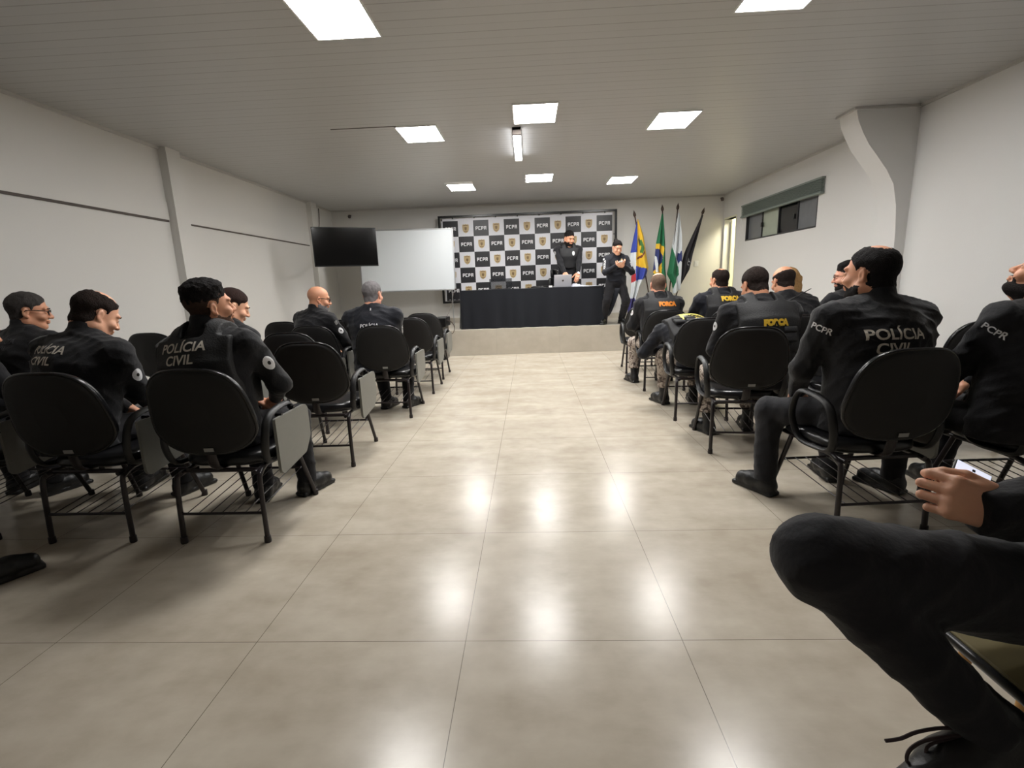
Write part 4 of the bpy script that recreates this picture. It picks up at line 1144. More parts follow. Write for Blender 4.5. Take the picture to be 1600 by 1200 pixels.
    if P.get('glasses'):
        gg = thing_part('spectacles', root)
        for s in (-1, 1):
            b = MB(); b.tube([tuple(W(s*.032+.023*math.cos(a), .101-.006*abs(math.cos(a)), -.004+.017*math.sin(a))) for a in np.linspace(0, 2*PI, 17)[:-1]], .0016*P['glasses'], 6, True); obj('rim', b, M_glass, gg, True)
            b = MB(); b.tube([tuple(W(s*x, y, z)) for x, y, z in ((.055, .098, .004), (.070, .085, .006), (.080, .03, .008), (.084, -.005, .006), (.083, -.02, -.01))], .0018*P['glasses'], 6); obj('temple_arm', b, M_glass, gg, True)
        b = MB(); b.tube([tuple(W(x, .104, .0)) for x in (-.010, 0, .010)], .0016*P['glasses'], 6); obj('bridge', b, M_glass, gg, True)
    # ---- jacket
    jm = P.get('jmat', M_jacket); sd_ = P.get('seed', abs(hash(label)) % 7 if False else len(label) % 7)
    cx = [np.arange(lo[q], hi[q], res, dtype=F32) for q in range(3)]
    zt = cx[2] if not P.get('hide_low') else cx[2]
    J = Field(cx[0], cx[1], np.arange(max(lo[2], min(pel[2]-.16, arms[-1][2][2]-.1, arms[1][2][2]-.1)), hi[2], res, dtype=F32))
    J.tor(pel-up*(.05 if not stand else .0), waist, (.178*g, .138*g), (.162*g, .130*g), side, .05)
    J.tor(waist, chest, (.162*g, .130*g), (.186*g, .134*g), side, .05)
    J.tor(chest, nb-up2*.07, (.186*g, .134*g), (.12, .085), side, .05)
    if P.get('belly'): J.ell(waist+fwd*.07, (.15*g, .13*g, .14), None, .06)
    J.cap(nb-up2*.10-side*sw*.85, nb-up2*.10+side*sw*.85, .078*math.sqrt(g), None, .06)
    for s in (-1, 1): J.cap(nb+up2*.002+back*.006, sh[s]+up2*.010, .070, .062*math.sqrt(g), .05)
    T = J.D.copy()
    for s in (-1, 1):
        s0, el, wr, hd, hn, a = arms[s]; fa = (wr-el)/np.linalg.norm(wr-el)
        J.cap(s0, el, .070*math.sqrt(g), .056*math.sqrt(g), .03); J.cap(el, wr-fa*(.0+a.get('cuff', 0)), .056*math.sqrt(g)*a.get('slv', 1), .041*a.get('slv', 1), .03)
    J.wrinkle(P.get('wr', .013), 26, sd_)
    if P.get('collar', True):
        c0 = nb-up2*.025; c1 = nb+neckv*P.get('colh', .065)+HR @ vx(0, -.008, 0)
        J.cap(c0, c1, .082+P.get('fat', 0), .073+P.get('fat', 0), .015)
        cen = nb+neckv*(P.get('colh', .065)+.012)
        Xg, Yg, Zg = J.X[:, None, None], J.Y[None, :, None], J.Z[None, None, :]
        # open the collar: cut the top flat, tilted a little to the front
        cn = neckv*1.0-fwd*.0; cn = neckv+fwd*.25; cn /= np.linalg.norm(cn)
        pd = (Xg-cen[0])*cn[0]+(Yg-cen[1])*cn[1]+(Zg-cen[2])*cn[2]
        rr = np.sqrt((Xg-cen[0])**2+(Yg-cen[1])**2+(Zg-cen[2])**2)
        J.D = np.where(rr < .16, np.maximum(J.D, pd.astype(F32)), J.D)
    for s in (-1, 1):   # flat cuffs
        s0, el, wr, hd, hn, a = arms[s]; fa = (wr-el)/np.linalg.norm(wr-el); cp = wr-fa*(a.get('cuff', 0)-.012)
        Xg, Yg, Zg = J.X[:, None, None], J.Y[None, :, None], J.Z[None, None, :]
        pd = (Xg-cp[0])*fa[0]+(Yg-cp[1])*fa[1]+(Zg-cp[2])*fa[2]; rr = np.sqrt((Xg-cp[0])**2+(Yg-cp[1])**2+(Zg-cp[2])**2)
        J.D = np.where(rr < .075*a.get('slv', 1), np.maximum(J.D, pd.astype(F32)), J.D)
    # chair backrest presses the clothes: keep them clear of it
    if not stand and P.get('clip', True):
        Yg, Zg = J.Y[None, :, None], J.Z[None, None, :]
        lim = P.get('backy', -.265)
        pl = (lim-(Zg-.735)*math.tan(BT))-Yg
        J.D = np.where(Zg < .99, np.maximum(J.D, (pl*.98).astype(F32)), J.D)
        T = np.where(Zg < .99, np.maximum(T, ((pl+.012)*.98).astype(F32)), T)
    if not stand:
        J.D = np.maximum(J.D, (ZS+.004-J.Z)[None, None, :].astype(F32))
    jo = sdf_obj('jacket', J, jm, root)
    targets = [jo]
    rel = lambda o: up2
    # ---- tactical vest
    if P.get('vest'):
        V = Field(J.X, J.Y, J.Z); Xg, Yg, Zg = J.X[:, None, None], J.Y[None, :, None], J.Z[None, None, :]
        u = (Xg-chest[0])*side[0]+(Yg-chest[1])*side[1]+(Zg-chest[2])*side[2]
        v = (Xg-chest[0])*up2[0]+(Yg-chest[1])*up2[1]+(Zg-chest[2])*up2[2]
        top = .135*Tl/.53; bot = -.235
        strap = np.maximum(np.abs(np.abs(u)-.105)-.038, v-.24)   # shoulder straps
        bodyr = np.maximum(np.maximum(v-top, bot-v), np.abs(u)-.165*g)
        regn = smin(bodyr, strap+(v < -.1)*1.0, .02)
        V.D = np.maximum(T-.024, regn).astype(F32)
        V.D = np.where(J.D > .05, np.maximum(V.D, .02), V.D).astype(F32)
        vo = sdf_obj('vest', V, M_vest, root); targets = [vo, jo]
        if P.get('pouches', True):
            bvv = BVHTree.FromPolygons([q.co.copy() for q in vo.data.vertices], [tuple(q.vertices) for q in vo.data.polygons])
            Rm = np.stack([side, fwd, up2], 1)
            for (uu, vv, w_, h_) in P.get('pouchlist', ((-.105, -.13, .045, .055), (.105, -.13, .045, .055))):
                o_ = Vector(chest+side*uu+up2*vv+back*.5); hit = bvv.ray_cast(o_, Vector(fwd))
                if not hit[0]: continue
                b = MB(); b.box((-w_, -.022, -h_), (w_, .012, h_), bev=.012); b.box((-w_-.002, -.028, h_*.25), (w_+.002, .0, h_*1.02), bev=.008)
                cc = np.array(hit[0]); b.v = [tuple(cc+Rm @ np.array(q)) for q in b.v]; obj('vest_pouch', b, M_vest, vo, True)
    # ---- trousers
    tm = P.get('tmat', M_trous)
    zhi = max(pel[2]+.16, legs[-1][1][2]+.2, legs[1][1][2]+.2 if not stand else 0) if not stand else pel[2]+.16
    Tr = Field(cx[0], cx[1], np.arange(max(lo[2], .02), zhi, res, dtype=F32))
    Tr.tor(pel-up*.03, pel+up*.10, (.170*g, .132*g), (.152*g, .122*g), side, .04)
    for s in (-1, 1):
        hip, kn, an, fv = legs[s]
        lsc = P.get('legscale', 1.0); cf = P.get('calf', (.076, .064)); Tr.cap(hip, kn, .098*math.sqrt(g)*lsc**.5, .078*lsc**1.5, .04); Tr.cap(kn, an, cf[0], cf[1], .03)
        Tr.ell(kn+(an-kn)*.22+vx(0, -.02, 0), (.062, .066, .09), None, .03)
    Tr.wrinkle(P.get('twr', .010), 22, sd_+2)
    if not stand and P.get('seatclip', True):
        Yg, Zg = Tr.Y[None, :, None], Tr.Z[None, None, :]; Xg = Tr.X[:, None, None]
        m_ = (Yg < .20) & (Yg > -.28) & (np.abs(Xg) < .26)
        Tr.D = np.where(m_, np.maximum(Tr.D, (ZS+.003-Zg).astype(F32)), Tr.D)
        pl = (P.get('backy', -.265)-(Zg-.735)*math.tan(BT))-Yg; Tr.D = np.maximum(Tr.D, pl.astype(F32))
    bl = P.get('bloused', False)
    for s in (-1, 1):
        hip, kn, an, fv = legs[s]; ad = (an-kn)/np.linalg.norm(an-kn); cp = an-ad*(.09 if bl else -.015)
        Xg, Yg, Zg = Tr.X[:, None, None], Tr.Y[None, :, None], Tr.Z[None, None, :]
        pd = (Xg-cp[0])*ad[0]+(Yg-cp[1])*ad[1]+(Zg-cp[2])*ad[2]; rr = np.sqrt((Xg-cp[0])**2+(Yg-cp[1])**2+(Zg-cp[2])**2)
        Tr.D = np.where(rr < .13, np.maximum(Tr.D, pd.astype(F32)), Tr.D)
    sdf_obj('trousers', Tr, tm, root)
    # ---- boots, one each
    for s in (-1, 1):
        hip, kn, an, fv = legs[s]; sdv = vx(fv[1], -fv[0], 0); h0 = an[2]
        c = an+fv*.05; Lb = c-.22; Hb = c+.22
        fo = P.get('footlift', {}).get(s, 0.0)
        A = [np.arange(Lb[q], Hb[q], .0085, dtype=F32) for q in (0, 1)]+[np.arange(max(-.012, fo-.02), an[2]+.20, .0085, dtype=F32)]
        f = Field(*A); zz = fo
        hl = vx(an[0], an[1], zz)-fv*.035; 
        f.cap(vx(*(hl[:2]), zz+.050)+fv*.01, vx(an[0], an[1], zz+.066)+fv*.08, .047, .046, .03)
        f.cap(vx(an[0], an[1], zz+.056)+fv*.09, vx(an[0], an[1], zz+.048)+fv*.150, .048, .046, .03)
        ad = (kn-an)/np.linalg.norm(kn-an)
        if s in free:
            f = Field(*[np.arange(an[q]-.30, an[q]+.30, .0085, dtype=F32) for q in range(3)])
            uu = ad-fv*(ad@fv); uu /= np.linalg.norm(uu); xx = np.cross(fv, uu); Rf = np.stack([xx, fv, uu], 1)
            f.cap(an-fv*.03-uu*.03, an+fv*.10-uu*.022, .050, .045, .03); f.cap(an+fv*.10-uu*.03, an+fv*.19-uu*.036, .047, .040, .03); f.cap(an-fv*.02, an+ad*.15, .050, .056, .03)
            f.wrinkle(.004, 60, 1, .02); f.rbox(an+fv*.075-uu*.075, (.048, .16, .016), Rf, .014, .004)
            sdf_obj('boot', f, P.get('bmat', M_boot), root); continue
        f.cap(vx(hl[0], hl[1], zz+.055)+fv*.012, an+ad*.13, .046, .048, .03)
        f.wrinkle(.004, 60, 1, .02)
        # sole
        R_ = np.stack([sdv, fv, vx(0, 0, 1)], 1)
        f.rbox(vx(an[0], an[1], zz+.015)+fv*.065, (.046, .140, .015), R_, .012, .004)
        f.D = np.maximum(f.D, (zz+.001-f.Z)[None, None, :].astype(F32))
        bt = sdf_obj('boot', f, P.get('bmat', M_boot), root)
    # ---- lettering and patches laid on the clothes
    bv = []
    for o in targets:
        bv.append(BVHTree.FromPolygons([v.co.copy() for v in o.data.vertices], [tuple(p.vertices) for p in o.data.polygons]))
    def decal(name, V, Fc, org, rt, upv, dv, m, tg=0, off=.0045, lab=None, par=None):
        org, rt, upv, dv = [np.array(q, float) for q in (org, rt, upv, dv)]
        b = MB(); vs = []
        trees = bv if tg == 0 else bv[-1:]
        for q in V:
            o_ = org+rt*q[0]+upv*q[1]; best = None
            for tr in trees:
                h = tr.ray_cast(Vector(o_-dv*.6), Vector(dv))
                if h[0] is not None and (best is None or h[3] < best): best = h[3]
            t_ = (best if best is not None else .6)-off-(q[2] if len(q) > 2 else 0)
            vs.append(tuple(o_-dv*.6+dv*t_))
        b.add(vs, Fc); o2 = obj(name, b, m, par or root)
        if lab: o2['label'] = lab
        return o2
    def dense(V, Fc, n=1): return V, Fc
    def plate(w, h, n=8, corner=.2):
        V, Fc = [], []
        for j in range(n+1):
            for i in range(n+1): V.append(((i/n-.5)*w, (j/n-.5)*h, 0))
        for j in range(n):
            for i in range(n): Fc.append((j*(n+1)+i, j*(n+1)+i+1, (j+1)*(n+1)+i+1, (j+1)*(n+1)+i))
        return V, Fc
    def disc(w, h, n=20, sides=8, rings=3):
        V = [(0, 0, 0)]; Fc = []
        for r_ in range(1, rings+1):
            for k in range(sides*2):
                a = 2*PI*k/(sides*2)+PI/sides/2*0; V.append((w/2*r_/rings*math.cos(a), h/2*r_/rings*math.sin(a), 0))
        m_ = sides*2
        for k in range(m_): Fc.append((0, 1+k, 1+(k+1) % m_))
        for r_ in range(rings-1):
            for k in range(m_): Fc.append((1+r_*m_+k, 1+(r_+1)*m_+k, 1+(r_+1)*m_+(k+1) % m_, 1+r_*m_+(k+1) % m_))
        return V, Fc
    for dc in P.get('text', ()):
        s_, size, u, v, m_ = dc[:5]; kw = dc[5] if len(dc) > 5 else {}
        V, Fc = text_mesh(s_, size, kw.get('bold', .022*size), 0, kw.get('space', 1.0))
        V, Fc = refine(V, Fc, .009)
        V = [(x*kw.get('sx', 1.0), y, 0) for x, y, z in V]
        where = kw.get('on', 'back')
        if where == 'back': decal('lettering', V, Fc, chest+side*u+up2*v+back*.05, side, up2, fwd, m_, lab=kw.get('lab'))
        elif where in ('armL', 'armR'):
            s = -1 if where == 'armL' else 1; s0, el, wr = arms[s][:3]; ax = (s0-el)/np.linalg.norm(s0-el)
            outv = vx(s*1.0, 0, 0)*kw.get('out', 1)+back*kw.get('bk', .6)+fwd*kw.get('ft', 0); outv -= ax*(outv@ax); outv /= np.linalg.norm(outv)
            rtv = np.cross(ax, outv); 
            if kw.get('rot'): rtv, ax2 = ax, -rtv
            else: ax2 = ax
            decal('sleeve_lettering', V, Fc, s0+(el-s0)*v+outv*.02, rtv, ax2, -outv, m_, tg=1, lab=kw.get('lab'))
        elif where == 'front': decal('lettering', V, Fc, chest+side*u+up2*v+fwd*.05, -side, up2, back, m_)
    for pc in P.get('patch', ()):
        kind, where, u, v, w, h, m_ = pc[:7]; kw = pc[7] if len(pc) > 7 else {}
        V, Fc = plate(w, h) if kind == 'plate' else disc(w, h)
        if where == 'back': o1 = decal('patch', V, Fc, chest+side*u+up2*v+back*.05, side, up2, fwd, m_, off=.002, lab=kw.get('lab'))
        elif where == 'front':
            o1 = decal('badge', V, Fc, chest+side*u+up2*v+fwd*.05, -side, up2, back, m_, off=.004, lab=kw.get('lab'))
        else:
            s = -1 if where == 'armL' else 1; s0, el, wr = arms[s][:3]; ax = (s0-el)/np.linalg.norm(s0-el)
            outv = vx(s*1.0, 0, 0)+back*kw.get('bk', .5)+fwd*kw.get('ft', 0); outv -= ax*(outv@ax); outv /= np.linalg.norm(outv); rtv = np.cross(ax, outv)
            o1 = decal('shoulder_patch', V, Fc, s0+(el-s0)*v+outv*.02, rtv, ax, -outv, m_, tg=1, lab=kw.get('lab'))
            if kw.get('core', True):
                V2, F2 = disc(w*.30, h*.28); decal('patch_emblem', V2, F2, s0+(el-s0)*v+outv*.02, rtv, ax, -outv, M_bezel, tg=1, off=.005, par=o1)
    return root, dict(hc=hc, HR=HR, arms=arms, legs=legs, chest=chest, up=up2, side=side, fwd=fwd, back=back, nb=nb, pel=pel, W=W)
def thing_part(name, parent):
    o = bpy.data.objects.new(name, None); COL.objects.link(o); o.parent = parent; o.empty_display_size = .05
    return o
# ================================================================ THE PEOPLE
pol = lambda u=0, v=.03, s=.070, ci=True: (('POLÍCIA', s, u, v, M_print, dict(lab='cream print reading POLÍCIA')), ('CIVIL', s*1.0, u, v-.066, M_print, dict(lab='cream print reading CIVIL')))
wp = (('disc', 'armR', 0, .45, .06, .085, M_printw, dict(bk=.5, lab='white oval sleeve patch')),)
# --- left side
person('man with stubbled cheek and dark faded haircut, seated left, POLÍCIA CIVIL print on vest', (-1.74, 2.54), -4, dict(
    res=.0105, girth=1.12, torso=.535, hyaw=-.62, hpitch=-.10, hroll=.05, hair='topfade', hcol='black', hth=.008, top=.016, fade=.001, hnz=.003, beard='stub', bcol='stubble', skin='tan', brow='black',
    vest=True, pouches=False, text=pol(-.02, .085)+(('PARANÁ', .03, -.01, -.045, M_printdim, {}),), patch=wp, lean=.02, side=-.07, colh=.075,
    armR=dict(w=(.12, .33, .66), p=(.8, -.25, -.2)), armL=dict(w=(-.02, .32, .66), p=(-.8, -.2, -.3)), legR=dict(a=(.22, .40, .095), f=(.3, 1, 0)), legL=dict(a=(-.02, .30, .095))))
person('man with a bald crown bent forward, seated left, POLÍCIA CIVIL across back', (-2.60, 2.54), -6, dict(
    res=.0105, girth=1.15, torso=.54, lean=.20, side=.06, hyaw=-.38, hpitch=.48, hair='crown', hole=(.015, .050), hcol='dark', hth=.008, hnz=.0018, skin='fair', fat=.006,
    text=pol(-.06, .065, .066), patch=(('disc', 'armR', 0, .45, .06, .085, M_printw, dict(bk=.3, lab='white oval sleeve patch')),), shf=-.01,
    armR=dict(w=(.08, .42, .60)), armL=dict(w=(-.10, .42, .60)), legR=dict(a=(.20, .44, .095)), legL=dict(a=(-.16, .50, .095))))
person('person at the left edge with only a profile of the face showing', (-3.52, 2.56), -8, dict(
    res=.014, lean=.42, hunch=.2, torso=.50, hpitch=.2, hyaw=-.1, hair='short', hcol='auburn', skin='tan', nf=.2, hroll=0, side=-.02,
    armR=dict(w=(.10, .55, .62)), armL=dict(w=(-.10, .55, .62))))
person('person out of frame at near left whose black shoe tip shows on the floor', (-2.99, 1.42), -12, dict(
    res=.016, hair='short', legR=dict(a=(.30, .58, .085), f=(.35, 1, 0), p=(.4, 1, .9))))
person('person with dark hair tied back looking down, seated beyond the stubbled man on the left', (-2.42, 3.62), -6, dict(
    res=.012, female=True, girth=.95, torso=.52, hyaw=-.75, hpitch=.38, hair='bun', hcol='auburn', bunr=.03, bunz=.03, skin='fair', lean=.08, shw=.17, side=.10, colh=.05,
    patch=(('disc', 'armR', 0, .62, .055, .075, M_printw, dict(bk=.2, lab='white oval sleeve patch')),), armR=dict(w=(.10, .36, .66)), armL=dict(w=(-.06, .34, .66))))
person('grey haired man in dark glasses by the left wall, seen in profile', (-3.70, 3.38), -10, dict(
    res=.013, hyaw=-.70, hpitch=.12, hair='short', hcol='saltpepper', hth=.009, skin='tan', glasses=1.5, girth=1.1, torso=.525, lean=-.02, brow='saltpepper',
    text=(('POLÍCIA', .05, .0, .09, M_printdim, {}), ('CIVIL', .05, 0, .04, M_printdim, {}))))
person('bald man in dark rimmed glasses seated left, facing right', (-2.38, 5.16), -14, dict(
    res=.012, hyaw=-.85, hpitch=.16, skin='tan', glasses=1.8, beard='stub', bcol='grey', girth=1.08, torso=.52, side=.06, lean=.06, colh=.06, twist=-.15,
    patch=(('disc', 'armR', 0, .45, .055, .07, M_printw, dict(bk=.5, lab='white round sleeve patch')), ('plate', 'armR', 0, .1, .03, .045, M_label, dict(bk=.4, core=False))),
    armR=dict(w=(.27, .36, .60), p=(.8, -.5, -.5), d=(.3, .6, -.6)), armL=dict(w=(-.05, .32, .66))))
person('grey haired man in a dark long sleeved shirt facing the whiteboard, seated left', (-1.60, 4.88), 0, dict(
    res=.012, hyaw=-.22, hpitch=.05, hair='short', hcol='grey', hth=.0055, skin='pink', girth=1.18, torso=.545, jmat=M_jacket2, collar=False, side=-.02, shw=.19,
    text=(('PCPR', .034, 0, .45, M_printw, dict(on='armR', rot=True, bk=.5)), ('POLÍCIA', .030, 0, .78, M_printw, dict(on='armR', rot=True, bk=.5)), ('POLÍCIA', .05, .02, -.012, M_printw, {}), ('2', .03, .02, .155, M_printw, {})),
    armR=dict(w=(.12, .36, .60), p=(.9, -.4, -.3)), legR=dict(a=(.22, .30, .095), f=(.5, 1, 0)), legL=dict(a=(-.02, .28, .095), f=(.3, 1, 0))))
# --- right side
person('large man with thinning crown, seated right, POLÍCIA CIVIL half hidden by backrest', (1.80, 2.56), 8, dict(
    res=.0105, girth=1.30, torso=.58, hyaw=.38, hpitch=-.02, hair='crown', hcol='black', hth=.006, beard='stub', bcol='beard', skin='tan', fat=.010, head=1.06, brow='black', shw=.20, lean=.03, side=.02, colh=.055,
    text=(('POLÍCIA', .074, -.06, .005, M_print, dict(lab='cream print reading POLÍCIA')), ('CIVIL', .074, -.07, -.065, M_print, dict(lab='cream print reading CIVIL')), ('PCPR', .045, 0, .12, M_printw, dict(on='armL', bk=.9, lab='white PCPR sleeve print'))),
    armL=dict(w=(-.20, .30, .62), p=(-.9, -.45, -.4)), armR=dict(w=(.14, .34, .60)), legL=dict(a=(-.36, .30, .095), p=(-.55, 1, .5), f=(-.35, 1, 0)), legR=dict(a=(.16, .42, .095)), tmat=M_greytrous))
person('person at the right edge, bearded chin and PCPR sleeve showing', (2.38, 2.38), 10, dict(
    res=.012, girth=1.15, torso=.545, hyaw=.50, hpitch=-.58, hair='short', hcol='dark', beard='stub', bcol='beard', skin='tan', colh=.05, side=.18,
    text=(('PCPR', .045, 0, .12, M_printw, dict(on='armL', bk=.9, lab='white PCPR sleeve print')),), armL=dict(w=(-.14, .34, .60), p=(-.9, -.3, -.5))))
fo = lambda s, u, v, m_: ('FORÇA', s, u, v, m_, dict(bold=.006, sx=.92))
rr_, inf = person('man with cropped dark hair and bare nape, vest with yellow FORÇA above his chair', (1.76, 3.68), 2, dict(
    res=.011, girth=1.18, torso=.555, lean=.12, hunch=.22, hyaw=.15, hpitch=.42, hair='short', hcol='dark', hth=.0045, skin='tan', tmat=M_camo, vest=True, bloused=True, colh=.03, shw=.195,
    text=(fo(.056, .0, -.045, M_yellow),), patch=(('disc', 'armL', 0, .38, .05, .07, M_printw, dict(bk=.1, lab='pale sleeve patch')),),
    armL=dict(w=(-.14, .30, .60), p=(-.9, -.3, -.3)), armR=dict(w=(.12, .34, .62)), legL=dict(a=(-.26, .34, .095), p=(-.45, 1, .5)), legR=dict(a=(.10, .40, .095))))
R_ = inf
o_ = R_['nb']+R_['side']*.17-R_['up']*.02+R_['back']*.03
b = MB(); b.box((-.03, -.02, -.14), (.03, .02, .02), bev=.008); b.v = [tuple(o_+np.array(v)) for v in b.v]; ra = obj('radio', b, M_bezel, rr_, True)
b = MB(); b.tube([tuple(o_+vx(0, 0, .0)), tuple(o_+vx(.20, .0, .105))], [.005, .003], 6); obj('antenna', b, M_bezel, ra, True)
person('man doubled over on his chair, yellow FORÇA NACIONAL patch on his vest', (1.60, 4.64), 6, dict(
    res=.011, girth=1.12, torso=.53, lean=.85, hunch=.50, nv=(0, .85, -.5), hyaw=0, hpitch=1.6, hair='short', hcol='dark', skin='tan', tmat=M_camo, jmat=M_jacket2, vest=True, bloused=True, nf=.1, clip=False,
    patch=(('plate', 'back', .05, -.02, .29, .16, M_yplate, dict(lab='yellow patch reading FORÇA NACIONAL')),),
    text=(('FORÇA', .080, .05, .016, M_bezel, dict(bold=.004, sx=.95)), ('NACIONAL', .046, .05, -.06, M_bezel, dict(bold=.003))),
    pouchlist=((-.13, -.10, .05, .06), (-.02, -.14, .05, .06), (.10, -.14, .05, .06)),
    armL=dict(w=(-.12, .50, .60), p=(-.9, -.1, -.1)), armR=dict(w=(.10, .50, .60)), legL=dict(a=(-.16, .44, .095)), legR=dict(a=(.14, .38, .095))))
person('bald man facing the stage in a vest with orange lettering, camouflage trousers', (1.54, 5.86), 2, dict(
    res=.012, girth=1.12, torso=.535, hyaw=.02, hpitch=.08, hair='stub', hcol='shortgrey', skin='pink', tmat=M_camo, vest=True, bloused=True, colh=.035,
    text=(fo(.066, .05, .065, M_orange),), patch=(('disc', 'armL', 0, .4, .05, .07, M_printw, dict(bk=.2, lab='pale sleeve patch')),),
    armL=dict(w=(-.12, .30, .64), p=(-.9, -.3, -.3)), legL=dict(a=(-.20, .36, .095))))
person('man with thinning dark hair, olive yellow lettering on vest, seated right near flags', (2.28, 5.88), 4, dict(
    res=.012, girth=1.2, torso=.56, hyaw=.30, hpitch=.04, hair='crown', hcol='dark', hth=.006, skin='tan', tmat=M_camo, jmat=M_jacket2, vest=True, bloused=True, colh=.03, shw=.20, fat=.005,
    text=(fo(.072, .03, .085, M_yellow),)))
person('balding man with dark hair round the back of his head, seated beside the blond person', (2.40, 4.62), 0, dict(
    res=.012, girth=1.1, torso=.545, hyaw=.12, hpitch=.28, hair='horseshoe', hcol='dark', hth=.007, skin='tan', colh=.03, lean=.05))
person('person with long blond hair seated by the right wall', (2.98, 5.7), -5, dict(
    res=.014, female=True, girth=.95, torso=.535, hyaw=.1, hpitch=.1, hair='long', hcol='blond', skin='pink', shw=.165))
person('bearded man with quiff and thin glasses in profile facing left, seated by right wall', (3.05, 4.70), 20, dict(
    res=.012, girth=1.2, torso=.56, hyaw=.75, hpitch=.08, hair='topfade', hcol='black', hth=.010, top=.012, fade=.001, beard='full', skin='pink', glasses=1.0, shw=.195, brow='black'))
person('person in black hunched behind the large man, only a shoulder showing', (2.62, 3.72), 0, dict(
    res=.014, girth=1.2, torso=.54, lean=.28, hyaw=.1, hpitch=.3, hair='short', hcol='black'))
# --- standing on the stage
rm, im = person('bearded man standing behind black table in black vest, one hand over the papers', (.80, 10.28, STZ), 180+8, dict(
    stand=True, res=.012, tall=1.07, girth=1.05, head=1.06, fat=.006, torso=.55, hyaw=.30, hpitch=.30, hair='topfade', hcol='black', hth=.007, top=.008, fade=.001, beard='full', skin='tan', brow='black', vest=True, pouches=False, shw=.20, colh=.055, lean=.08, shift=(0, .0, 0),
    patch=(('disc', 'front', -.075, .055, .055, .085, M_printw, dict(lab='silver badge')), ('disc', 'armR', 0, .25, .05, .08, M_label, dict(bk=0, ft=.6)), ('disc', 'armL', 0, .2, .05, .08, M_label, dict(bk=0, ft=.6))),
    armL=dict(w=(-.13, .36, .93), p=(-.8, -.5, .2), d=(.25, .35, -.75), n=(-.1, .8, .5), c=(.15, .15, .15, .2), th=(.8, .1)), armR=dict(w=(.12, .42, .90), p=(.8, -.5, .2), c=(.4, .4, .4, .4)),
    legL=dict(a=(-.13, -.02, .095), p=(-.1, 1, 0)), legR=dict(a=(.13, .0, .095), p=(.1, 1, 0))))
s0, el, wr, hd, hn, a = im['arms'][-1]
b = MB(); fa = (wr-el)/np.linalg.norm(wr-el); c = wr-fa*.0; q1 = np.cross(fa, vx(0, 1, 0)); q1 /= np.linalg.norm(q1); q2 = np.cross(fa, q1)
b.tube([tuple(c+fa*.012+(q1*math.cos(t_)+q2*math.sin(t_))*.030) for t_ in np.linspace(0, 2*PI, 17)[:-1]], .006, 6, True, ry=.010)
b.lathe((0, 0, 0), [(.0, -.004), (.019, -.004), (.019, .006), (.0, .006)], 16)
n0 = len(b.v)-64
Rw = np.stack([fa, np.cross(hn/np.linalg.norm(hn), fa), hn/np.linalg.norm(hn)], 1)
for k in range(n0, len(b.v)): b.v[k] = tuple(c+fa*.012+Rw @ np.array(b.v[k])+hn/np.linalg.norm(hn)*.032)
obj('wristwatch', b, M_alu, rm, True)
rw, iw = person('woman standing at the stage edge in dark uniform, hair tied back, looking at a phone', (1.655, 9.48, STZ), 180+4, dict(
    stand=True, female=True, res=.011, tall=.91, girth=.95, head=.95, torso=.52, hyaw=.12, hpitch=.36, hair='bun', hcol='black', skin='fair', brow='black', shw=.165, jmat=M_jacket2, colh=.05, bunz=.09, bunr=.036,
    patch=(('disc', 'front', -.075, .06, .045, .06, M_gold, dict(lab='gold badge')), ('plate', 'armR', 0, .12, .04, .035, M_printw, dict(bk=0, ft=.8, core=False)), ('plate', 'armL', 0, .12, .04, .035, M_printw, dict(bk=0, ft=.6, core=False))),
    text=(('POLÍCIA', .052, 0, .55, M_printw, dict(on='armR', rot=True, bk=0, ft=1.6, lab='white lettering down the sleeve')), ('CIVIL', .052, 0, .55, M_printw, dict(on='armL', rot=True, bk=0, ft=1.6, lab='white lettering down the sleeve'))),
    armR=dict(w=(.055, .30, 1.095), p=(.8, -.4, -.6), d=(-.7, .35, .12), n=(.2, .5, -.8), t=-1, c=(.5, .55, .6, .6)), armL=dict(w=(-.065, .30, 1.08), p=(-.8, -.4, -.6), d=(.75, .3, .1), n=(-.2, .5, -.8), t=1, c=(.55, .55, .6, .6)),
    legL=dict(a=(-.11, .02, .095), p=(-.3, 1, 0), f=(-.35, 1, 0)), legR=dict(a=(.22, .0, .095), p=(.3, 1, 0), f=(.5, 1, 0))))
pc = iw['pel']
b = MB(); b.tube([tuple(pc+vx(.150*math.cos(t_), .122*math.sin(t_), .085)) for t_ in np.linspace(0, 2*PI, 33)[:-1]], .020, 8, True, ry=.006, up=(0, 0, 1)); bt_ = obj('belt', b, M_boot, rw, True)
b = MB(); b.box((-.025, .122, pc[2]+.066), (.025, .134, pc[2]+.104), bev=.004); obj('buckle', b, M_alu, bt_)
b = MB(); b.box((-.195, -.05, pc[2]-.10), (-.155, .04, pc[2]+.09), bev=.012); obj('holster', b, M_vest, bt_, True)
# her phone (world placement from her hand)
mw = Matrix.Translation((1.655, 9.48, STZ)) @ Matrix.Rotation(math.radians(184), 4, 'Z')
p = mw @ Vector(tuple((iw['arms'][1][2]+iw['arms'][-1][2])/2+vx(.012, .055, .045)))
t = thing('mobile_phone', 'white phone in the hands of the woman on the stage', 'phone', tuple(p), math.radians(4))
b = MB(); rt = Matrix.Rotation(math.radians(35), 3, 'X'); b.box((-.036, -.005, -.03), (.036, .005, .045), bev=.004, rot=rt, piv=(0, 0, 0)); obj('case', b, M_white, t)
b = MB(); b.box((-.032, .005, -.028), (.032, .0062, .042), rot=rt, piv=(0, 0, 0)); obj('screen', b, M_phone, t)
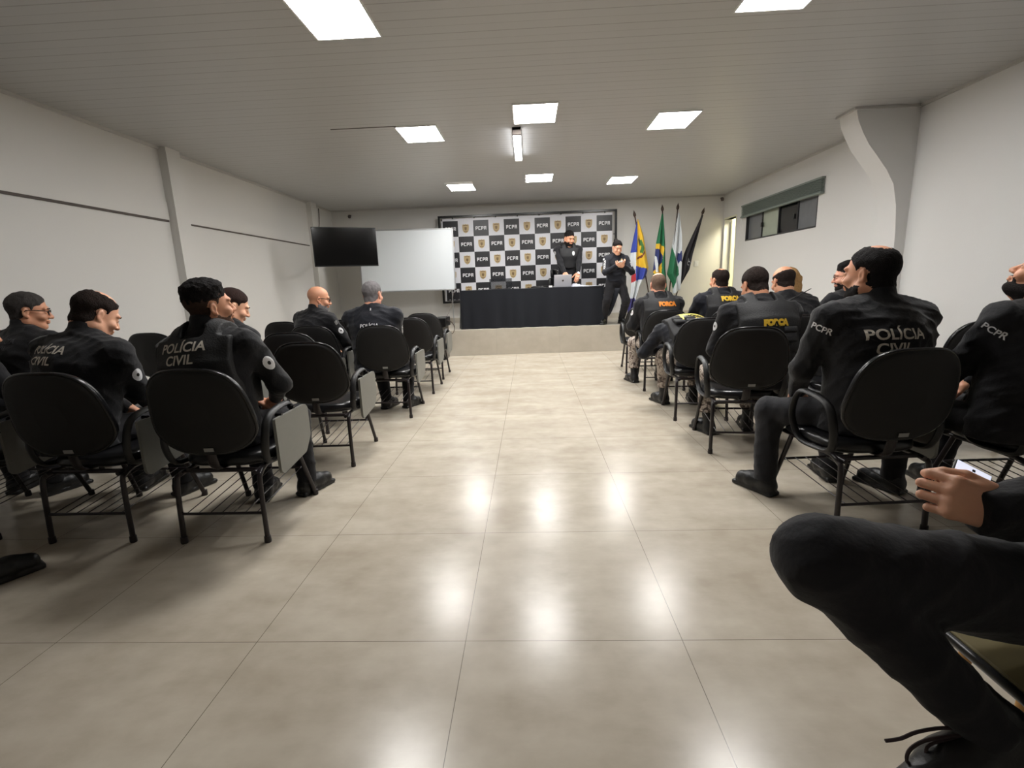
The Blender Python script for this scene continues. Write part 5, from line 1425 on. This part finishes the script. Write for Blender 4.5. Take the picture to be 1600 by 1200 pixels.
# ---------------------------------------------------------------- foreground sitter at the right edge
M_oliveseat = mat('olive_brown_seat', srgb(112, 100, 62), .7, vary=.12, vscale=14)
M_tanwood = mat('tan_wood', srgb(178, 132, 72), .5, vary=.15, vscale=20)
t = thing('wooden_chair', 'chair at the right edge with olive brown seat and black edge, under the foreground person', 'chair', (1.20, 1.02, 0), math.radians(90))
# local frame: +y points to world -x, +x to world +y
b = MB(); b.box((-.22, -.22, .425), (.22, .205, .445), bev=.006); obj('seat', b, M_oliveseat, t)
b = MB(); b.tube(smooth_corner([(-.225, -.225, .433), (.225, -.225, .433), (.225, .212, .433), (-.225, .212, .433)], .03), .012, 8, True, ry=.010, up=(0, 0, 1)); obj('edge_trim', b, M_bezel, t, True)
for x in (-.19, .19):
    for y in (-.18, .0):
        b = MB(); b.tube([(x, y, .425), (x*1.08, y*1.05, 0)], [.018, .013], 10); obj('leg', b, M_tanwood, t, True)
    b = MB(); b.tube([(x, -.2, .43), (x, -.27, .90)], .014); obj('back_post', b, M_tanwood, t, True)
b = MB(); b.box((-.20, -.285, .68), (.20, -.262, .92), bev=.01, rot=Matrix.Rotation(.12, 3, 'X')); obj('backrest', b, M_oliveseat, t)
AL = dict(e=(1.31, .97, .80), w=(1.0, 1.00, .785), d=(-.93, .06, .30), n=(-.20, -.9, .25), c=(1.12, 1.15, 1.15, 1.15), th=(.35, .75), t=1, cuff=-.035, slv=1.45, S=1.15)
AR = dict(e=(1.50, 1.22, .78), w=(1.52, 1.30, .62), d=(0, 1, -.3), n=(0, .3, 1))
rf, jf = person('foreground person cropped at the right edge, knee across the frame, holding a phone', (1.36, 1.0, 0), 90, dict(
    res=.009, girth=1.0, torso=.55, hyaw=-.2, hpitch=.1, hair='short', hcol='dark', skin='fair', lean=-.05, hfine=.0040, wr=.014, twr=.009, backy=-.30, seat=.455, handR=False, clip=False, seatclip=False,
    armworld={-1: AL, 1: AR},
    legworld={-1: dict(h=(1.20, .98, .575), k=(.655, 1.03, .655), a=(.905, .845, .385), f=(-.88, -.06, -.45)), 1: dict(h=(1.34, 1.10, .555), k=(1.52, 1.42, .50), a=(1.62, 1.40, .12), f=(-.4, .9, 0))},
    legscale=1.2, calf=(.088, .060), tmat=M_greytrous, bmat=M_boot))
R90 = Matrix.Translation((1.36, 1.0, 0)) @ Matrix.Rotation(math.radians(90), 4, 'Z')
# laces on the raised boot
an = Vector((.905, .845, .385)); inv = R90.inverted()
b = MB(); pth = [(-.03, .0, .0), (-.09, .0, .004), (-.14, .0, -.006), (-.17, .0, -.022), (-.20, .0, -.028)]
b.tube([tuple(inv @ (an+Vector(q))) for q in smooth_path(pth, 4)], .0035, 6)
pth = [(-.04, -.01, -.0), (-.12, -.01, -.012), (-.155, -.01, -.035), (-.160, -.01, -.065), (-.140, -.01, -.078), (-.125, -.01, -.055), (-.12, -.01, -.025), (-.06, -.01, -.005)]
b.tube([tuple(inv @ (an+Vector(q))) for q in smooth_path(pth, 5)], .0035, 6)
obj('boot_lace', b, M_lace, rf, True)
# phone in the left hand
t = thing('smartphone', 'smartphone with a bright pale screen in the foreground fist', 'phone', (.968, 1.045, .822), math.radians(0))
rt = Matrix.Rotation(math.radians(-42), 3, 'X') @ Matrix.Rotation(math.radians(38), 3, 'Y')
b = MB(); b.box((-.037, -.0045, -.055), (.037, .0045, .055), bev=.004, rot=rt, piv=(0, 0, 0)); obj('case', b, M_bezel, t, True)
b = MB(); b.box((-.034, -.0056, -.052), (.034, -.0046, .052), rot=rt, piv=(0, 0, 0)); obj('screen', b, M_phone, t)
b = MB(); b.box((-.003, -.0062, .040), (.003, -.0056, .046), rot=rt, piv=(0, 0, 0)); obj('camera_dot', b, M_bezel, t)
